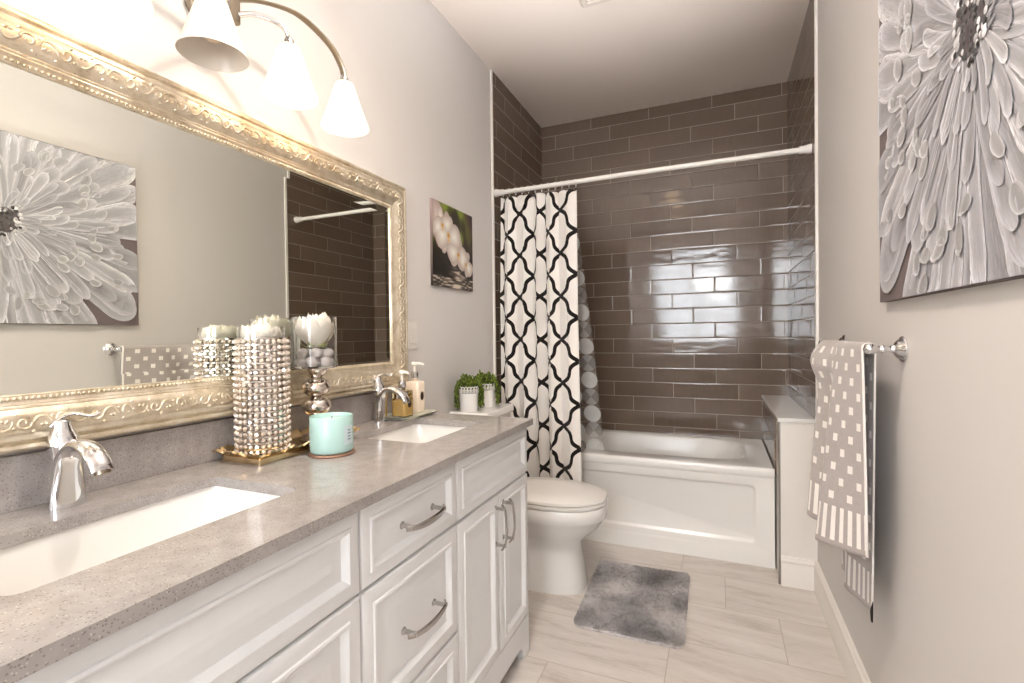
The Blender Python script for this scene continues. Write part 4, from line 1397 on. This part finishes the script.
# ================================================================== SHOWER ROD, CURTAIN, LINER
RY, RDZ, RR = 2.622, 2.030, 0.0145
rod = thing('shower_rod', 'white tension rod spanning the tub alcove', 'rod', (0.8, RY, RDZ))
bm = BM(); tube(bm, [(0.002, RY, RDZ-0.006), (0.06, RY, RDZ-0.006), (0.8, RY, RDZ), (1.58, RY, RDZ), (W-TT-0.002, RY, RDZ)], RR*0.9, 18); obj('tube', bm, M['rod'], rod, smooth=60)
for x_, s in ((TT+0.002, 1), (W-TT-0.002, -1)):
    bm = BM(); lathe(bm, [(0, 0), (RR*1.55, 0), (RR*1.5, 0.012), (RR*1.25, 0.03), (RR*1.2, 0.05), (0, 0.05)], (x_, RY, RDZ-(0.006 if s > 0 else 0)), axis=(s, 0, 0), seg=24); obj('end_cap', bm, M['rod'], rod, smooth=50)

NF = 5.5
def curt_s(u): return u
def curtain_fn(u, v):
    # u across 0..1, v from the top 0 to the hem 1
    amp = (0.022+0.012*min(1, v*3))*(1-0.25*sin(u*9))
    if u > 0.86: amp *= max(0.25, 1-(u-0.86)*5.5)
    ph = 2*PI*NF*(u+0.018*sin(u*11))
    x_ = 0.048+0.462*u+0.012*sin(2*ph)*0.6+0.026*v*u
    y_ = RY-0.004+amp*sin(ph)+0.006*sin(v*4+u*20)
    z_ = 1.992-0.012*u*0.5-v*1.79
    if v < 0.03: z_ -= 0.004*(1-cos(ph*2))
    return Vector((x_, y_-0.03*min(1, v*3), z_))
nu, nv = 260, 60
us = [0]
for i in range(nu):
    a = curtain_fn(i/nu, 0.5); b = curtain_fn((i+1)/nu, 0.5)
    us.append(us[-1]+math.hypot(b.x-a.x, b.y-a.y))
bm = BM()
grid(bm, curtain_fn, nu, nv, 0, lambda u, v: (us[int(round(u*nu))]-us[-1]+12.5*0.25+0.132, 1.989-1.79*v-0.439+10*0.2405))
o = obj('shower_curtain', bm, M['curtain'], base=(0.28, RY, 0.2), smooth=80, recalc=False)
s = o.modifiers.new('cloth', 'SOLIDIFY'); s.thickness = 0.0012
tag(o, 'white shower curtain with a black trellis print, bunched at one end of its rod', 'shower curtain')
def liner_fn(u, v):
    ph = 2*PI*5*u
    x_ = 0.06+(0.405+0.135*v)*u
    tt_ = min(1, v*1.6)
    y_ = RY+0.075+(0.145)*tt_+0.022*sin(ph)*(0.6+0.4*v)*(1-u)
    return Vector((x_, y_-0.045*max(0, 1-v*6), 1.985-v*1.52))
bm = BM()
grid(bm, liner_fn, 140, 40, 0, lambda u, v: (u*0.50, 1.52*(1-v)))
o = obj('shower_liner', bm, M['liner'], base=(0.28, RY, 0.4), smooth=80, recalc=False)
tag(o, 'clear shower liner with grey circles hanging inside the tub', 'shower liner')
for k in range(12):
    x_ = 0.062+0.438*k/11
    bm = BM()
    n = 20; Rr = 0.0215
    pts = [(x_+0.003*sin(a*2), RY-0.001+Rr*0.86*sin(a), RDZ-0.011+Rr*1.02*cos(a)) for a in [2*PI*q/n for q in range(n+1)]]
    tube(bm, pts, 0.0014, 6)
    o = obj('curtain_ring', bm, M['rod'], base=(x_, RY, RDZ), smooth=80)
    tag(o, 'thin white ring holding the patterned curtain on the rod', 'ring', 'shower curtain rings')

# ================================================================== BATH MAT
def bath_mat():
    rnd = random.Random(2)
    cn = [Vector((0.648, 2.478)), Vector((1.083, 2.505)), Vector((1.092, 1.902)), Vector((0.663, 1.893))]
    def at(u, v):
        a = cn[0].lerp(cn[1], u); b = cn[3].lerp(cn[2], u)
        return a.lerp(b, v)
    t = thing('bath_mat', 'grey plush bath mat on the tiled floor before the tub', 'mat', (0.87, 2.19, 0))
    outl = []
    rd = 0.07
    for p in rrect(0, 1, 0, 1, rd, 0, 5): outl.append(p)
    def ringz(ins, z):
        o_ = []
        for p in outl:
            q = at(0.5+(p[0]-0.5)*(1-ins*2), 0.5+(p[1]-0.5)*(1-ins*1.4))
            o_.append((q.x, q.y, z))
        return o_
    bm = BM()
    loft(bm, [ringz(0.004, 0.0008), ringz(0.0, 0.005), ringz(0.006, 0.012), ringz(0.02, 0.013)])
    obj('backing', bm, M['rug'], t, smooth=60)
    bm = BM()
    def inside(u, v):
        du = max(0, rd-min(u, 1-u)); dv = max(0, rd-min(v, 1-v))
        return math.hypot(du, dv) <= rd
    for k in range(30000):
        u, v = rnd.random(), rnd.random()
        if not inside(u, v): continue
        p = at(u, v)
        lx = noise.noise((p.x*6, p.y*6, 1)); ly = noise.noise((p.x*6, p.y*6, 9))
        e = min(u, 1-u, v, 1-v)
        hgt = 0.012*rnd.uniform(0.75, 1.1)*(0.6+0.4*min(1, e*16))
        lean = Vector((lx*1.6+rnd.uniform(-0.5, 0.5), ly*1.6+rnd.uniform(-0.5, 0.5), 0))*0.009
        a = rnd.uniform(0, 2*PI); w = 0.0032
        sd = Vector((cos(a)*w, sin(a)*w, 0))
        b0 = Vector((p.x, p.y, 0.011))
        tip = b0+lean+Vector((0, 0, hgt))
        mid = b0+lean*0.35+Vector((0, 0, hgt*0.6))
        v0 = bm.verts.new(b0-sd); v1 = bm.verts.new(b0+sd); v2 = bm.verts.new(mid+sd*0.8); v3 = bm.verts.new(mid-sd*0.8); v4 = bm.verts.new(tip)
        bm.faces.new((v0, v1, v2, v3)); bm.faces.new((v3, v2, v4))
    o = obj('pile', bm, M['rug'], t, smooth=80, recalc=False)
    o['kind'] = 'stuff'
bath_mat()

# ================================================================== TOWEL BAR AND TOWEL
BX, BZ = W-0.068, 1.142
bar = thing('towel_bar', 'chrome towel bar with round flanges holding the spotted towel', 'towel bar', (W, 1.74, BZ))
for y_ in (1.452, 2.040):
    bm = BM(); lathe(bm, [(0, 0.0005), (0.030, 0.0005), (0.0315, 0.004), (0.029, 0.008), (0.023, 0.010), (0.021, 0.015), (0.013, 0.020), (0, 0.021)], (W, y_, BZ), axis=(-1, 0, 0), seg=32)
    fl = obj('flange', bm, M['chrome'], bar, smooth=50)
    bm = BM(); lathe(bm, [(0, 0.015), (0.013, 0.015), (0.009, 0.024), (0.0075, 0.034), (0.0105, 0.040), (0.0105, 0.045), (0.0085, 0.048), (0.0095, 0.056), (0.0130, 0.062), (0.0140, 0.070), (0.011, 0.079), (0, 0.083)], (W, y_, BZ), axis=(-1, 0, 0), seg=24)
    obj('post', bm, M['chrome'], fl, smooth=60)
bm = BM(); tube(bm, [(BX, 1.452, BZ), (BX, 2.04, BZ)], 0.0075, 16); obj('bar', bm, M['chrome'], bar, smooth=60)

def towel():
    YN, YFAR = 1.462, 1.955
    L = 1.26
    ft = [(1.549, YN), (1.540, 1.56), (1.536, 1.66), (1.545, 1.75), (1.536, 1.85), (1.546, YFAR)]
    fb = [(1.553, 1.436), (1.510, 1.510), (1.468, 1.598), (1.520, 1.665), (1.470, 1.735), (1.500, 1.830)]
    bt = [(1.5755, YN), (1.5755, 1.56), (1.5755, 1.66), (1.5755, 1.75), (1.5755, 1.85), (1.5755, YFAR)]
    bb = [(1.590, 1.550), (1.574, 1.615), (1.556, 1.690), (1.600, 1.745), (1.576, 1.820), (1.600, 1.900)]
    def cur(c, u):
        t_ = u*(len(c)-1); i = min(int(t_), len(c)-2); f = t_-i
        p = smooth_path(c[max(0, i-1):i+3], 1) if False else None
        P = [Vector(q) for q in c]
        p0 = P[max(i-1, 0)]; p1 = P[i]; p2 = P[i+1]; p3 = P[min(i+2, len(P)-1)]
        return 0.5*((2*p1)+(p2-p0)*f+(2*p0-5*p1+4*p2-p3)*f*f+(3*p1-p0-3*p2+p3)*f**3)
    zt = BZ+0.0105
    def fn(u, v):
        zf = 0.628-0.030*min(1, u*2.5)+0.055*max(0, u-0.4)
        zb = 0.440-0.01*u
        Lf = zt-zf; Lb = zt-zb
        if v < 0.46:
            k = 1-v/0.46                      # 1 at the front hem, 0 at the bar
            a = cur(ft, u); b = cur(fb, u)
            w = k**0.85
            p = a.lerp(b, w)
            p = p+Vector((-0.030*math.exp(-((k-0.10)/0.10)**2)*max(0, min(1, (u-0.45)/0.25)), 0))
            z_ = zt-0.006-(Lf-0.006)*k
            return Vector((p.x, p.y, z_))
        elif v < 0.50:
            k = (v-0.46)/0.04
            a = cur(ft, u); b = cur(bt, u)
            m_ = a.lerp(b, 0.5-0.5*cos(PI*k))
            return Vector((m_.x, m_.y, zt-0.006+0.006*sin(PI*k)+0.004*sin(PI*k)))
        k = (v-0.50)/0.50
        a = cur(bt, u); b = cur(bb, u)
        p = a.lerp(b, k**0.9)
        return Vector((p.x, p.y, zt-0.006-(Lb-0.006)*k))
    def uv(u, v):
        if v < 0.46: vv = v/0.46*0.53
        elif v < 0.50: vv = 0.53+(v-0.46)/0.04*0.02
        else: vv = 0.55+(v-0.5)/0.5*(L-0.55)
        return (u*0.50, vv)
    t = thing('hand_towel', 'grey hand towel with white spots draped over the chrome bar', 'towel', (BX, 1.7, 0.40))
    bm = BM()
    grid(bm, fn, 70, 110, 0, uv)
    o = obj('towel_cloth', bm, M['towel'], t, smooth=80, recalc=False)
    s = o.modifiers.new('cloth', 'SOLIDIFY'); s.thickness = 0.0035; s.offset = 0
    # dark hanging tab at the low near corner
    p = fn(0.0, 1.0)
    bm = BM()
    loft(bm, [[(p.x-0.001+dx, p.y+dy, p.z+dz) for dx, dy, dz in q] for q in
              ([(-0.001, -0.004, 0.030), (-0.001, 0.002, 0.030), (0.001, 0.002, 0.030), (0.001, -0.004, 0.030)],
               [(-0.003, -0.003, 0.004), (-0.003, 0.014, 0.004), (0.001, 0.014, 0.004), (0.001, -0.003, 0.004)],
               [(-0.002, 0.000, -0.028), (-0.002, 0.009, -0.028), (0.001, 0.009, -0.028), (0.001, 0.000, -0.028)])])
    o = obj('hanging_tab', bm, M['black'], t, smooth=30); o['label'] = 'small black tab'
towel()
